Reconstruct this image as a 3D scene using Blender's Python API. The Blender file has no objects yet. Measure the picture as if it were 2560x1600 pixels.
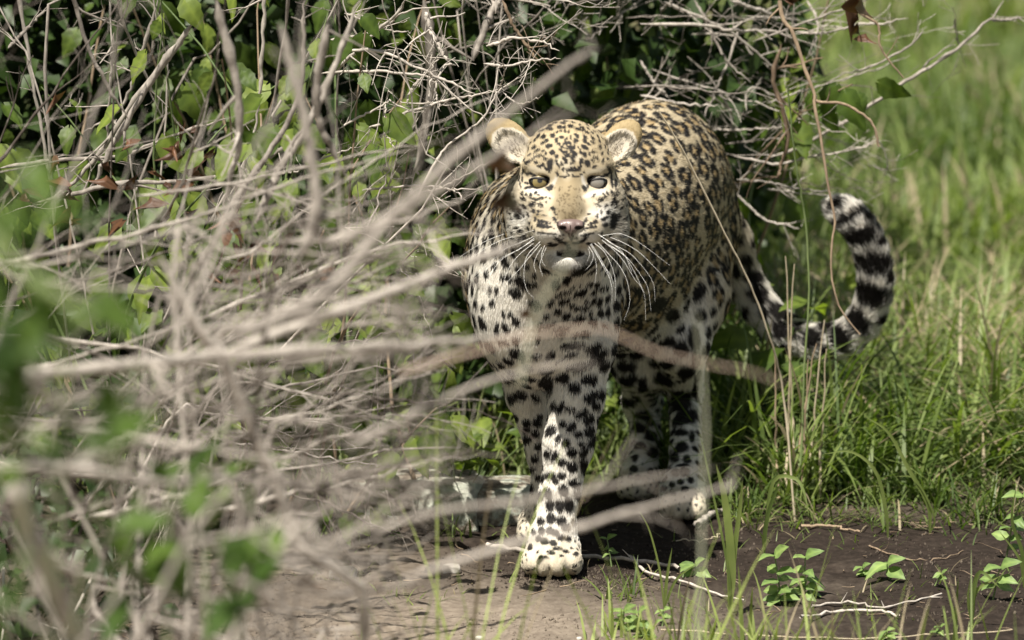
import bpy, math, random
import numpy as np
from mathutils import Vector, Matrix
from mathutils.bvhtree import BVHTree

C = bpy.context.scene.collection
sc = bpy.context.scene
PI = math.pi

# ------------------------------------------------------------------ camera, sky, sun, exposure
PITCH = math.radians(10.0)
CAM = np.array([0.0, -11.746, 2.490])
FW = np.array([0.0, math.cos(PITCH), -math.sin(PITCH)])
UPV = np.array([0.0, math.sin(PITCH), math.cos(PITCH)])
SCALE = 18600.0                      # photograph pixels per metre at one metre
cam_d = bpy.data.cameras.new('camera'); cam = bpy.data.objects.new('camera', cam_d); C.objects.link(cam)
cam.location = CAM; cam.rotation_euler = (PI / 2 - PITCH, 0, 0)
cam_d.sensor_width = 36.0; cam_d.lens = 36.0 * SCALE / 2560.0
cam_d.clip_start = 0.5; cam_d.clip_end = 600
cam_d.dof.use_dof = True; cam_d.dof.focus_distance = 11.93; cam_d.dof.aperture_fstop = 4.2
cam_d.dof.aperture_blades = 9
sc.camera = cam

L_DIR = np.array([0.24, 0.44, -1.0]); L_DIR /= np.linalg.norm(L_DIR)
ELEV = math.asin(-L_DIR[2]); AZ = math.atan2(-L_DIR[0], -L_DIR[1])     # azimuth of the sun, clockwise from +Y
w = bpy.data.worlds.new('World'); sc.world = w; w.use_nodes = True
nt = w.node_tree; nt.nodes.clear()
sky = nt.nodes.new('ShaderNodeTexSky'); sky.sky_type = 'NISHITA'; sky.sun_disc = False
sky.sun_elevation = ELEV; sky.sun_rotation = AZ % (2 * PI)
bg = nt.nodes.new('ShaderNodeBackground'); bg.inputs[1].default_value = 0.06
wo = nt.nodes.new('ShaderNodeOutputWorld')
wb = nt.nodes.new('ShaderNodeMix'); wb.data_type = 'RGBA'; wb.blend_type = 'MULTIPLY'; wb.inputs[0].default_value = 1.0; wb.inputs[7].default_value = (1.18, 1.0, .76, 1)   # the photograph's warm white balance
nt.links.new(sky.outputs[0], wb.inputs[6]); nt.links.new(wb.outputs[2], bg.inputs[0]); nt.links.new(bg.outputs[0], wo.inputs[0])
sun_d = bpy.data.lights.new('sun', 'SUN'); sun_d.energy = 4.8; sun_d.angle = math.radians(0.5); sun_d.color = (1.0, 0.945, 0.85)
sun = bpy.data.objects.new('sun', sun_d); C.objects.link(sun)
sun.rotation_euler = Vector(tuple(L_DIR)).to_track_quat('-Z', 'Y').to_euler()
sc.view_settings.view_transform = 'Standard'; sc.view_settings.look = 'None'
sc.view_settings.exposure = 0.92; sc.view_settings.gamma = 1.0; sc.view_settings.use_curve_mapping = False
sc.cycles.use_denoising = True
sc.cycles.max_bounces = 6; sc.cycles.diffuse_bounces = 3; sc.cycles.glossy_bounces = 2
sc.cycles.transmission_bounces = 3; sc.cycles.transparent_max_bounces = 4
try:
    sc.cycles_curves.shape = 'RIBBONS'
except Exception:
    pass

# ------------------------------------------------------------------ helpers
def pw(px, py, y):
    """point of the plane y seen at photograph position (px, py)"""
    k = (800.0 - py) / SCALE; h = (px - 1280.0) / SCALE
    d = (y - CAM[1]) / (FW[1] + k * UPV[1])
    return CAM + d * (FW + k * UPV + h * np.array([1.0, 0, 0]))

def pg(px, py, z=0.0):
    k = (800.0 - py) / SCALE; h = (px - 1280.0) / SCALE
    d = (z - CAM[2]) / (FW[2] + k * UPV[2])
    return CAM + d * (FW + k * UPV + h * np.array([1.0, 0, 0]))

def tag(o, label=None, cat=None, group=None, kind=None):
    if label: o['label'] = label
    if cat: o['category'] = cat
    if group: o['group'] = group
    if kind: o['kind'] = kind
    return o

def empty(name, loc, label=None, cat=None, group=None):
    o = bpy.data.objects.new(name, None); C.objects.link(o)
    o.location = tuple(loc); o.empty_display_size = 0.05
    return tag(o, label, cat, group)

def link(name, me, parent=None, mat=None):
    if mat is not None and not me.materials: me.materials.append(mat)
    o = bpy.data.objects.new(name, me); C.objects.link(o)
    if parent is not None: o.parent = parent
    return o

def mesh_np(name, V, F, smooth=True, cols=None):
    """V (n,3); F list/array of quads or tris"""
    me = bpy.data.meshes.new(name)
    V = np.asarray(V, np.float32)
    if isinstance(F, np.ndarray):
        k = F.shape[1]; nf = len(F)
        me.vertices.add(len(V)); me.vertices.foreach_set('co', V.ravel())
        me.loops.add(nf * k); me.loops.foreach_set('vertex_index', F.astype(np.int32).ravel())
        me.polygons.add(nf); me.polygons.foreach_set('loop_start', np.arange(0, nf * k, k, dtype=np.int32))
        me.update(calc_edges=True); me.validate()
    else:
        me.from_pydata([tuple(v) for v in V.tolist()], [], F); me.update()
    if smooth: me.polygons.foreach_set('use_smooth', np.ones(len(me.polygons), bool))
    if cols is not None:
        a = me.color_attributes.new('col', 'FLOAT_COLOR', 'POINT')
        c4 = np.ones((len(V), 4), np.float32); c4[:, :3] = cols
        a.data.foreach_set('color', c4.ravel())
    return me

class MB:
    """collects quads / tris (as quads with a repeated corner dropped) with one random value per piece"""
    def __init__(s): s.v = []; s.f = []; s.c = []; s.n = 0
    def add(s, V, F, c=0.5):
        V = np.asarray(V, float); s.v.append(V); s.f.append(np.asarray(F, int) + s.n); s.n += len(V)
        s.c.append(np.full((len(V), 3), c) if np.ndim(c) == 0 else np.broadcast_to(np.asarray(c, float), (len(V), 3)))
    def mesh(s, name, origin=(0, 0, 0), smooth=True):
        V = np.concatenate(s.v) - np.asarray(origin, float)
        F = np.concatenate(s.f)
        return mesh_np(name, V, F, smooth, np.concatenate(s.c))
    def build(s, name, mat, parent=None, origin=(0, 0, 0)):
        if not s.v: return None
        o = link(name, s.mesh(name, origin), parent, mat)
        return o

def nrm(a):
    a = np.asarray(a, float); return a / max(1e-12, np.linalg.norm(a))

def tube(mb, P, R, sides=5, c=0.5, cap=True):
    P = np.asarray(P, float); n = len(P); R = np.broadcast_to(np.asarray(R, float), (n,))
    T = np.gradient(P, axis=0); T /= np.linalg.norm(T, axis=1)[:, None] + 1e-12
    ref = np.array([0.3, 0.9, 0.1]) if abs(T[0, 1]) < 0.8 else np.array([1.0, 0.1, 0.2])
    A = np.cross(T, ref); A /= np.linalg.norm(A, axis=1)[:, None] + 1e-9
    B = np.cross(T, A)
    ang = np.arange(sides) * 2 * PI / sides
    ring = P[:, None, :] + R[:, None, None] * (np.cos(ang)[None, :, None] * A[:, None, :] + np.sin(ang)[None, :, None] * B[:, None, :])
    V = ring.reshape(-1, 3)
    i = np.arange(n - 1)[:, None] * sides; j = np.arange(sides)[None, :]; j2 = (j + 1) % sides
    F = np.stack([i + j, i + j2, i + sides + j2, i + sides + j], -1).reshape(-1, 4)
    mb.add(V, F, c)

def smooth_path(P, n):
    """Catmull-Rom resample"""
    P = np.asarray(P, float)
    if len(P) < 3:
        t = np.linspace(0, 1, n)[:, None]; return P[0] * (1 - t) + P[-1] * t
    Q = np.vstack([2 * P[0] - P[1], P, 2 * P[-1] - P[-2]])
    out = []
    for t in np.linspace(0, len(P) - 1 - 1e-6, n):
        i = int(t); u = t - i; a, b, c_, d = Q[i:i + 4]
        out.append(0.5 * ((2 * b) + (-a + c_) * u + (2 * a - 5 * b + 4 * c_ - d) * u * u + (-a + 3 * b - 3 * c_ + d) * u ** 3))
    return np.array(out)

# ------------------------------------------------------------------ materials
def newmat(name):
    m = bpy.data.materials.new(name); m.use_nodes = True
    t = m.node_tree; t.nodes.clear()
    out = t.nodes.new('ShaderNodeOutputMaterial')
    return m, t, out

def N(t, kind, **kw):
    n = t.nodes.new(kind)
    for k, v in kw.items():
        if k.startswith('i_'): n.inputs[k[2:].replace('_', ' ')].default_value = v
        else: setattr(n, k, v)
    return n

def ramp(t, stops, src=None, interp='LINEAR'):
    r = t.nodes.new('ShaderNodeValToRGB'); r.color_ramp.interpolation = interp
    e = r.color_ramp.elements
    while len(e) < len(stops): e.new(0.5)
    for k, (p, c) in enumerate(stops):
        e[k].position = p; e[k].color = (*c, 1) if len(c) == 3 else c
    if src is not None: t.links.new(src, r.inputs[0])
    return r

def mul(t, a, b, fac=1.0, mode='MULTIPLY'):
    m = t.nodes.new('ShaderNodeMix'); m.data_type = 'RGBA'; m.blend_type = mode
    m.inputs[0].default_value = fac
    t.links.new(a, m.inputs[6]); t.links.new(b, m.inputs[7])
    return m.outputs[2]

def bark_mat(name, dark, light, scale=60, rough=0.85):
    """dry wood; vertex colour red channel shifts the tone piece by piece"""
    m, t, out = newmat(name)
    tc = N(t, 'ShaderNodeTexCoord'); no = N(t, 'ShaderNodeTexNoise', i_Scale=scale, i_Detail=4.0, i_Roughness=0.7)
    mp = N(t, 'ShaderNodeMapping'); mp.inputs['Scale'].default_value = (1, 1, 0.35)
    t.links.new(tc.outputs['Object'], mp.inputs[0]); t.links.new(mp.outputs[0], no.inputs['Vector'])
    at = N(t, 'ShaderNodeAttribute', attribute_name='col')
    ad = N(t, 'ShaderNodeMath', operation='ADD'); ad.use_clamp = True
    ms = N(t, 'ShaderNodeMath', operation='MULTIPLY_ADD'); ms.inputs[1].default_value = 1.5; ms.inputs[2].default_value = -0.75
    sx = N(t, 'ShaderNodeSeparateColor'); t.links.new(at.outputs['Color'], sx.inputs[0])
    t.links.new(no.outputs[0], ms.inputs[0]); t.links.new(ms.outputs[0], ad.inputs[0]); t.links.new(sx.outputs[0], ad.inputs[1])
    r = ramp(t, [(0.0, dark), (0.55, tuple(0.5 * (a + b) for a, b in zip(dark, light))), (1.0, light)], ad.outputs[0])
    b = N(t, 'ShaderNodeBsdfPrincipled'); b.inputs['Roughness'].default_value = rough
    bp = N(t, 'ShaderNodeBump', i_Strength=0.5, i_Distance=0.002)
    t.links.new(no.outputs[0], bp.inputs['Height']); t.links.new(bp.outputs[0], b.inputs['Normal'])
    t.links.new(r.outputs[0], b.inputs['Base Color']); t.links.new(b.outputs[0], out.inputs[0])
    return m

def leaf_mat(name, c_dark, c_light, transl=0.35, veins=True, scale=14):
    m, t, out = newmat(name)
    tc = N(t, 'ShaderNodeTexCoord'); no = N(t, 'ShaderNodeTexNoise', i_Scale=scale, i_Detail=3.0)
    t.links.new(tc.outputs['Object'], no.inputs['Vector'])
    at = N(t, 'ShaderNodeAttribute', attribute_name='col')
    sx = N(t, 'ShaderNodeSeparateColor'); t.links.new(at.outputs['Color'], sx.inputs[0])
    oi = N(t, 'ShaderNodeObjectInfo')
    ad = N(t, 'ShaderNodeMath', operation='MULTIPLY_ADD'); ad.inputs[1].default_value = 0.7; t.links.new(no.outputs[0], ad.inputs[0])
    a2 = N(t, 'ShaderNodeMath', operation='ADD'); a3 = N(t, 'ShaderNodeMath', operation='MULTIPLY_ADD'); a3.inputs[1].default_value = 0.55; a3.inputs[2].default_value = -0.45
    t.links.new(oi.outputs['Random'], a3.inputs[0]); t.links.new(a3.outputs[0], ad.inputs[2])
    t.links.new(ad.outputs[0], a2.inputs[0]); t.links.new(sx.outputs[0], a2.inputs[1]); a2.use_clamp = True
    r = ramp(t, [(0.0, c_dark), (1.0, c_light)], a2.outputs[0])
    col = r.outputs[0]
    if veins:   # green channel carries the vein value
        vr = ramp(t, [(0.0, (1, 1, 1)), (1.0, (1.7, 1.6, 1.5))], sx.outputs[1]); col = mul(t, col, vr.outputs[0])
    d = N(t, 'ShaderNodeBsdfPrincipled'); d.inputs['Roughness'].default_value = 0.5; d.inputs['Specular IOR Level'].default_value = 0.35
    tr = N(t, 'ShaderNodeBsdfTranslucent'); mx = N(t, 'ShaderNodeMixShader'); mx.inputs[0].default_value = transl
    g = N(t, 'ShaderNodeMix', data_type='RGBA', blend_type='MULTIPLY'); g.inputs[0].default_value = 1
    g.inputs[7].default_value = (1.5, 1.7, 0.6, 1); t.links.new(col, g.inputs[6])
    t.links.new(col, d.inputs['Base Color']); t.links.new(g.outputs[2], tr.inputs[0])
    if veins:
        bp = N(t, 'ShaderNodeBump', i_Strength=0.4, i_Distance=0.002); t.links.new(sx.outputs[1], bp.inputs['Height']); t.links.new(bp.outputs[0], d.inputs['Normal'])
    t.links.new(d.outputs[0], mx.inputs[1]); t.links.new(tr.outputs[0], mx.inputs[2]); t.links.new(mx.outputs[0], out.inputs[0])
    return m
# ================================================================== LEOPARD
# ---- signed distance modelling: tapered capsules and ellipsoids blended into one continuous skin
GS = 0.003
def surface_nets(F, origin, gs):
    nx, ny, nz = F.shape
    S = F < 0
    cnt = np.zeros((nx - 1, ny - 1, nz - 1), np.int8)
    for a in (0, 1):
        for b in (0, 1):
            for c in (0, 1):
                cnt += S[a:nx - 1 + a, b:ny - 1 + b, c:nz - 1 + c]
    act = (cnt > 0) & (cnt < 8)
    I = np.argwhere(act)
    idx = np.full(act.shape, -1, np.int32); idx[act] = np.arange(len(I))
    corners = np.array([(a, b, c) for a in (0, 1) for b in (0, 1) for c in (0, 1)])
    vals = np.stack([F[I[:, 0] + a, I[:, 1] + b, I[:, 2] + c] for a, b, c in corners], 1)
    acc = np.zeros((len(I), 3)); num = np.zeros(len(I))
    for i in range(8):
        for j in range(i + 1, 8):
            if np.abs(corners[i] - corners[j]).sum() != 1: continue
            va, vb = vals[:, i], vals[:, j]; m = (va < 0) != (vb < 0)
            t = np.where(m, va / np.where(m, va - vb, 1), 0)
            p = corners[i][None] + t[:, None] * (corners[j] - corners[i])[None]
            acc += p * m[:, None]; num += m
    V = (I + acc / num[:, None]) * gs + origin
    quads = []
    for ax in range(3):
        o = [0, 0, 0]; o[ax] = 1
        A = S[1:nx - 1, 1:ny - 1, 1:nz - 1]
        B = S[1 + o[0]:nx - 1 + o[0], 1 + o[1]:ny - 1 + o[1], 1 + o[2]:nz - 1 + o[2]]
        E = np.argwhere(A != B) + 1
        sgn = S[E[:, 0], E[:, 1], E[:, 2]]
        u, v = [(1, 2), (2, 0), (0, 1)][ax]
        du = np.zeros(3, int); du[u] = 1; dv = np.zeros(3, int); dv[v] = 1
        ok = (E + 1 < np.array([nx, ny, nz])).all(1); E = E[ok]; sgn = sgn[ok]
        g = lambda X: idx[X[:, 0], X[:, 1], X[:, 2]]
        a, b, c, d = g(E - du - dv), g(E - dv), g(E), g(E - du)
        q = np.stack([a, b, c, d], 1); q[~sgn] = q[~sgn][:, ::-1]
        quads.append(q[(q >= 0).all(1)])
    return V, np.concatenate(quads)

def d_cap(P, a, b, ra, rb):
    ab = b - a; t = np.clip(((P - a) @ ab) / (ab @ ab), 0, 1)
    return np.linalg.norm(P - a - t[:, None] * ab, axis=1) - (ra + (rb - ra) * t)
def d_ell(P, c, r, R):
    q = (P - c) @ R
    k0 = np.linalg.norm(q / r, axis=1); k1 = np.linalg.norm(q / (r * r), axis=1)
    return k0 * (k0 - 1.0) / np.maximum(k1, 1e-6)

HS = .62     # fur length factor
PR = []      # dicts: kind, data, k, flow, white, hair length, sub(tract)
def cap(a, b, ra, rb, k=0.03, flow=(0, 0, -1), w=0.5, hl=0.010, part='body'):
    PR.append(dict(t='c', a=np.asarray(a, float), b=np.asarray(b, float), ra=ra, rb=rb, k=k, flow=flow, w=w, hl=hl, sub=False, part=part))
def ell(c, r, R=None, k=0.03, flow=(0, 0, -1), w=0.5, hl=0.010, sub=False, part='body'):
    R = np.eye(3) if R is None else np.asarray(R)
    PR.append(dict(t='e', c=np.asarray(c, float), r=np.asarray(r, float), R=R, k=k, flow=flow, w=w, hl=hl, sub=sub, part=part))
def rotz(a):
    a = math.radians(a); return np.array([[math.cos(a), -math.sin(a), 0], [math.sin(a), math.cos(a), 0], [0, 0, 1]])
def dist(p, X):
    if p['t'] == 'c': return d_cap(X, p['a'], p['b'], p['ra'], p['rb'])
    return d_ell(X, p['c'], p['r'], p['R'])

BK = (0.34, 0.92, -0.15)
RZ = rotz(-18)
# torso
ell(pw(1352, 735, .12), (.112, .13, .155), RZ, .05, (-.1, .15, -1), .62, .010)              # chest
ell(pw(1300, 640, .25), (.082, .13, .135), RZ, .05, (.1, .5, -.8), .10, .009)              # shoulder, near the bush
ell(pw(1452, 660, .26), (.074, .13, .140), RZ, .05, (.1, .5, -.8), .10, .009)              # other shoulder
ell(pw(1385, 560, .20), (.09, .13, .10), RZ, .06, (.1, .7, -.6), .15, .010)                 # base of neck, withers
cap(pw(1375, 600, .14), pw(1405, 520, -.02), .100, .092, .05, (-.05, .25, -1), .35, .014)   # neck
cap(pw(1385, 680, .05), pw(1412, 590, -.05), .075, .055, .05, (0, .1, -1), .85, .012)       # throat
ell(pw(1530, 590, .48), (.128, .26, .165), RZ, .06, BK, .08, .010)                          # rib cage
ell(pw(1618, 480, .64), (.130, .22, .153), RZ, .06, BK, .0, .010)                           # loin and back
ell(pw(1688, 548, .80), (.100, .15, .145), RZ, .06, (.3, .75, -.55), .0, .010)              # rump
ell(pw(1605, 740, .60), (.075, .20, .080), RZ, .06, (.2, .7, -.7), .85, .024)               # belly
# hind leg seen on the outside
cap(pw(1745, 580, .76), pw(1722, 740, .66), .058, .062, .05, (.05, .3, -1), .08, .011)
cap(pw(1716, 740, .64), pw(1702, 860, .58), .064, .046, .04, (0, .1, -1), .45, .010)
cap(pw(1702, 860, .58), pw(1712, 975, .74), .042, .029, .02, (0, .2, -1), .85, .010)
cap(pw(1712, 975, .74), pw(1716, 1120, .64), .028, .025, .014, (0, -.1, -1), .95, .008)
cap(pw(1716, 1120, .64), pw(1708, 1240, .52), .025, .031, .014, (0, -.2, -1), .95, .007)
# other hind leg
cap(pw(1600, 660, .80), pw(1590, 800, .70), .070, .064, .05, (0, .2, -1), .75, .012)
cap(pw(1590, 800, .70), pw(1598, 900, .68), .062, .042, .04, (0, .1, -1), .85, .010)
cap(pw(1598, 900, .68), pw(1606, 1000, .86), .040, .028, .035, (0, .2, -1), .9, .010)
cap(pw(1606, 1000, .86), pw(1616, 1100, .80), .028, .025, .03, (0, -.1, -1), .95, .008)
cap(pw(1616, 1100, .80), pw(1598, 1200, .70), .024, .027, .014, (0, -.2, -1), .95, .007)
# front leg carrying the step
cap(pw(1468, 700, .16), pw(1452, 860, .10), .060, .054, .04, (0, .1, -1), .35, .010)
cap(pw(1452, 860, .10), pw(1441, 990, .08), .050, .042, .02, (0, .1, -1), .85, .012)
cap(pw(1441, 990, .08), pw(1421, 1110, .06), .042, .038, .014, (0, 0, -1), .92, .009)
cap(pw(1421, 1110, .06), pw(1398, 1240, .05), .037, .031, .014, (0, -.05, -1), .95, .008)
cap(pw(1398, 1240, .05), pw(1384, 1345, .03), .030, .028, .014, (0, -.2, -1), .95, .007)
# front leg behind it
cap(pw(1285, 700, .22), pw(1290, 850, .20), .066, .052, .05, (0, .1, -1), .35, .011)
cap(pw(1290, 850, .20), pw(1318, 980, .21), .044, .034, .02, (0, .1, -1), .7, .012)
cap(pw(1318, 980, .21), pw(1362, 1130, .22), .033, .027, .014, (0, 0, -1), .7, .009)
cap(pw(1362, 1130, .22), pw(1376, 1260, .22), .027, .025, .014, (0, -.1, -1), .8, .008)
def paw(cx, gy, y, wd, sc_=1.0, turn=0):
    """cx: photo x of its middle, gy: photo y of the ground line in front, y: world y of the toe tips"""
    g = pg(cx, gy); g[1] = g[1]; R = rotz(turn)
    def q(a, b, c): return g + R @ np.array([a, b, c]) * sc_
    ell(q(0, .055, .034), np.array([.038, .048, .032]) * sc_, R, .02, (0, -1, -.4), .33, .006, part='paw')
    for a, b in ((-.034, .030), (-.0125, .016), (.0125, .016), (.034, .030)):
        ell(q(a, b, .024), np.array([.0150, .026, .0205]) * sc_, R, .010, (0, -1, -.3), .33, .005, part='paw')
        ell(q(a * .9, b + .03, .036), np.array([.012, .026, .014]) * sc_, R, .012, (0, -1, -.3), .33, .005, part='paw')
paw(1377, 1452, 0, 1, 1.02, -4)
paw(1368, 1374, 0, 1, .96, 6)
paw(1704, 1308, 0, 1, .80, -6)
paw(1600, 1258, 0, 1, .76, 4)
cap(pw(1384, 1330, .04), pg(1381, 1420) + np.array([0, .03, .035]), .030, .032, .03, (0, -.5, -1), .95, .006)
cap(pw(1376, 1250, .23), pg(1370, 1345) + np.array([0, .03, .035]), .028, .030, .03, (0, -.5, -1), .9, .006)
cap(pw(1708, 1230, .53), pg(1704, 1285) + np.array([0, .03, .035]), .033, .032, .03, (0, -.5, -1), .95, .006)
cap(pw(1598, 1190, .71), pg(1600, 1240) + np.array([0, .03, .035]), .029, .028, .03, (0, -.5, -1), .95, .006)
# tail
TAIL = [(1790, 560, .90), (1835, 650, .93), (1872, 725, .94), (1925, 795, .93), (1985, 838, .92), (2050, 853, .90), (2120, 838, .88),
        (2170, 780, .87), (2188, 705, .86), (2178, 630, .86), (2150, 570, .86), (2112, 530, .87), (2086, 518, .88)]
TP = smooth_path([pw(*p) for p in TAIL], 25)
TR = np.interp(np.linspace(0, 1, 25), [0, .12, .3, .55, .9, 1], [.042, .032, .027, .0255, .024, .012])
for i in range(24):
    f = tuple(nrm(TP[i + 1] - TP[i]))
    cap(TP[i], TP[i + 1], TR[i], TR[i + 1], .03 if i < 2 else .008, f, min(1, .3 + i * .06), .016 + .010 * i / 24, 'tail')

# ---- head: local frame looking at the lens, centimetres
HO = pw(1421, 454, -.16)
HR = np.stack([np.array([math.cos(.03), 0, math.sin(.03) * 1.0]), -FW, UPV], 1)      # columns: right, forward, up
HR[:, 0] = nrm(np.cross(-HR[:, 1] * -1, HR[:, 2]) * -1)
if HR[0, 0] < 0: HR[:, 0] *= -1
def hp(x, y, z): return HO + HR @ (np.array([x, y, z]) * .01)
def hell(c, r, rx=0, ry=0, rz=0, k=.8, w=.1, hl=.5, sub=False, part='head', flow='head'):
    M = np.array(Matrix.Rotation(math.radians(rx), 3, 'X') @ Matrix.Rotation(math.radians(ry), 3, 'Y') @ Matrix.Rotation(math.radians(rz), 3, 'Z'))
    ell(hp(*c), np.array(r) * .01, HR @ M, k * .01, flow, w, hl * .01, sub, part)
def hcap(a, b, ra, rb, k=.8, w=.1, hl=.5, part='head'):
    cap(hp(*a), hp(*b), ra * .01, rb * .01, k * .01, 'head', w, hl * .01, part)
hell((0, -8.0, 2.0), (7.5, 8.6, 8.0), k=2, w=.15, hl=.8)                 # skull
hell((0, -3.9, 3.6), (5.4, 3.5, 4.0), k=2.5, w=.15, hl=.6)              # forehead
for s in (-1, 1):
    hell((s * 4.2, -3.3, 2.2), (2.9, 2.2, 1.2), ry=s * -14, k=1.6, w=.15, hl=.6)   # brow
    hell((s * 5.2, -4.2, -3.2), (3.5, 4.0, 3.6), k=2.2, w=.28, hl=.9)
    hell((s * 3.2, -1.6, -3.9), (2.7, 3.0, 2.6), k=2.0, w=.2, hl=.6)
    hell((s * 4.0, -1.2, -6.4), (2.7, 3.2, 2.6), k=2.0, w=.35, hl=.8)         # cheekbone
    hell((s * 6.5, -7.5, -4.6), (2.8, 4.5, 5.0), ry=s * -8, k=2.5, w=.42, hl=1.4)   # side ruff
    hell((s * 5.2, -5.5, -8.0), (4.0, 4.5, 3.6), k=2.0, w=.6, hl=1.4)
    hell((s * 2.3, 2.7, -7.9), (2.5, 2.9, 2.0), ry=s * -10, k=1.4, w=.45, hl=.35)  # whisker pads
    hell((s * 3.3, 1.0, -7.8), (2.6, 3.2, 2.5), k=1.2, w=.3, hl=.4)
hcap((0, -2.6, .6), (.1, 3.2, -5.5), 1.9, 1.7, k=1.6, w=.0, hl=.3)         # bridge of the nose
hell((0, 1.0, -4.8), (2.3, 3.4, 2.3), k=1.2, w=.0, hl=.3)
hell((.15, .5, -12.9), (2.6, 2.8, 1.6), k=.9, w=.8, hl=.7)            # chin
hell((0, -2.5, -11.5), (4.6, 4.5, 3.0), k=2.0, w=.9, hl=1.4)             # jaw
hell((.35, 3.4, -11.35), (2.5, 3.4, .55), k=.4, sub=True)              # open mouth
for s in (-1, 1):
    hell((s * 4.5, -.6, -.05), (1.55, 2.4, .92), ry=s * 16, k=.4, sub=True)   # eye socket
# ears
EARS = [(-1, (-9.4, -8.0, 6.7), 45), (1, (8.5, -8.0, 6.6), -50)]
for s, c, roll in EARS:
    es = 1.0 if s < 0 else .92
    hell(c, (4.3 * es, 1.45, 2.9 * es), ry=roll, rx=6, k=.9, w=0, hl=.45, part='ear', flow='ear%d' % s)
    ci = (c[0] - s * .8, c[1] + 1.75, c[2] - 1.0)
    hell(ci, (3.75 * es, 1.5, 2.45 * es), ry=roll, k=.35, sub=True, part='earhole')

# ---- evaluate on the grid
allp = []
for p in PR:
    r = max(p.get('ra', 0), p.get('rb', 0)) if p['t'] == 'c' else p['r'].max()
    for q in ((p['a'], p['b']) if p['t'] == 'c' else (p['c'],)):
        allp += [q - r, q + r]
allp = np.array(allp); lo = allp.min(0) - .012; hi = allp.max(0) + .012
lo[2] = min(lo[2], -.01)
dims = np.ceil((hi - lo) / GS).astype(int) + 1
FLD = np.full(dims, .08, np.float32)
for p in PR:
    if p['t'] == 'c':
        r = max(p['ra'], p['rb']); l2 = np.minimum(p['a'], p['b']) - r; h2 = np.maximum(p['a'], p['b']) + r
    else:
        ext = np.abs(p['R']) @ p['r']; l2 = p['c'] - ext; h2 = p['c'] + ext
    m = p['k'] + .008
    i0 = np.maximum(((l2 - m - lo) / GS).astype(int), 0); i1 = np.minimum(np.ceil((h2 + m - lo) / GS).astype(int) + 1, dims)
    sl = tuple(slice(a, b) for a, b in zip(i0, i1))
    ax = [lo[i] + GS * np.arange(i0[i], i1[i]) for i in range(3)]
    G = np.stack(np.meshgrid(*ax, indexing='ij'), -1).reshape(-1, 3)
    d = dist(p, G).reshape([b - a for a, b in zip(i0, i1)]).astype(np.float32)
    f = FLD[sl]; k = p['k']
    if p['sub']:
        h = np.maximum(k - np.abs(f + d), 0) / k; FLD[sl] = np.maximum(f, -d) + h * h * k * .25
    else:
        h = np.maximum(k - np.abs(f - d), 0) / k; FLD[sl] = np.minimum(f, d) - h * h * k * .25
V, Q = surface_nets(FLD, lo, GS)
V[:, 2] = np.maximum(V[:, 2], 0.001)
# light relaxation of the net
nb = np.zeros_like(V); nc = np.zeros(len(V))
for a, b in ((0, 1), (1, 2), (2, 3), (3, 0)):
    np.add.at(nb, Q[:, a], V[Q[:, b]]); np.add.at(nb, Q[:, b], V[Q[:, a]]); np.add.at(nc, Q[:, a], 1); np.add.at(nc, Q[:, b], 1)
V = .5 * V + .5 * nb / np.maximum(nc, 1)[:, None]
# normals
fn = np.cross(V[Q[:, 2]] - V[Q[:, 0]], V[Q[:, 3]] - V[Q[:, 1]])
NV = np.zeros_like(V)
for k in range(4): np.add.at(NV, Q[:, k], fn)
NV /= np.linalg.norm(NV, axis=1)[:, None] + 1e-12
# per vertex fields
FL = np.zeros_like(V); WH = np.zeros(len(V)); HL = np.zeros(len(V)); WS = np.zeros(len(V)); EARW = np.zeros(len(V)); HEADW = np.zeros(len(V)); TAILW = np.zeros(len(V)); PAWW = np.zeros(len(V))
noseP = hp(0, 5.0, -7.6)
for p in PR:
    if p['sub']: continue
    d = dist(p, V); wgt = np.exp(-np.maximum(d + .002, 0) / .010); wgt[d > .08] = 0
    if p['part'] == 'head': wgt *= 1.5
    if isinstance(p['flow'], str):
        if p['flow'] == 'head':
            f = V - noseP
        else:
            s = -1 if '-1' in p['flow'] else 1
            f = V - hp(s * 6.0, -5.5, 3.0)
        f = f / (np.linalg.norm(f, axis=1)[:, None] + 1e-9)
    else: f = np.broadcast_to(nrm(p['flow']), V.shape)
    FL += f * wgt[:, None]; WH += p['w'] * wgt; HL += p['hl'] * wgt; WS += wgt
    if p['part'] == 'ear': EARW += wgt
    if p['part'] == 'head': HEADW += wgt
    if p['part'] == 'tail': TAILW += wgt
    if p['part'] == 'paw': PAWW += wgt
WS = np.maximum(WS, 1e-9)
FL /= WS[:, None]; WH /= WS; HL /= WS; EARW /= WS; HEADW /= WS; TAILW /= WS; PAWW /= WS
HL = np.where(HL > 0, HL, .01) * HS

# triangulated copy for sampling and ray casting
TRI = np.concatenate([Q[:, [0, 1, 2]], Q[:, [0, 2, 3]]])
bvh = BVHTree.FromPolygons([tuple(v) for v in V.tolist()], TRI.tolist())
def cast(px, py):
    k = (800.0 - py) / SCALE; h = (px - 1280.0) / SCALE
    d = nrm(FW + k * UPV + h * np.array([1.0, 0, 0]))
    loc, nor, i, dd = bvh.ray_cast(Vector(CAM), Vector(d))
    return (None, None) if loc is None else (np.array(loc), np.array(nor))

BLACK = (.012, .010, .009)
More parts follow.
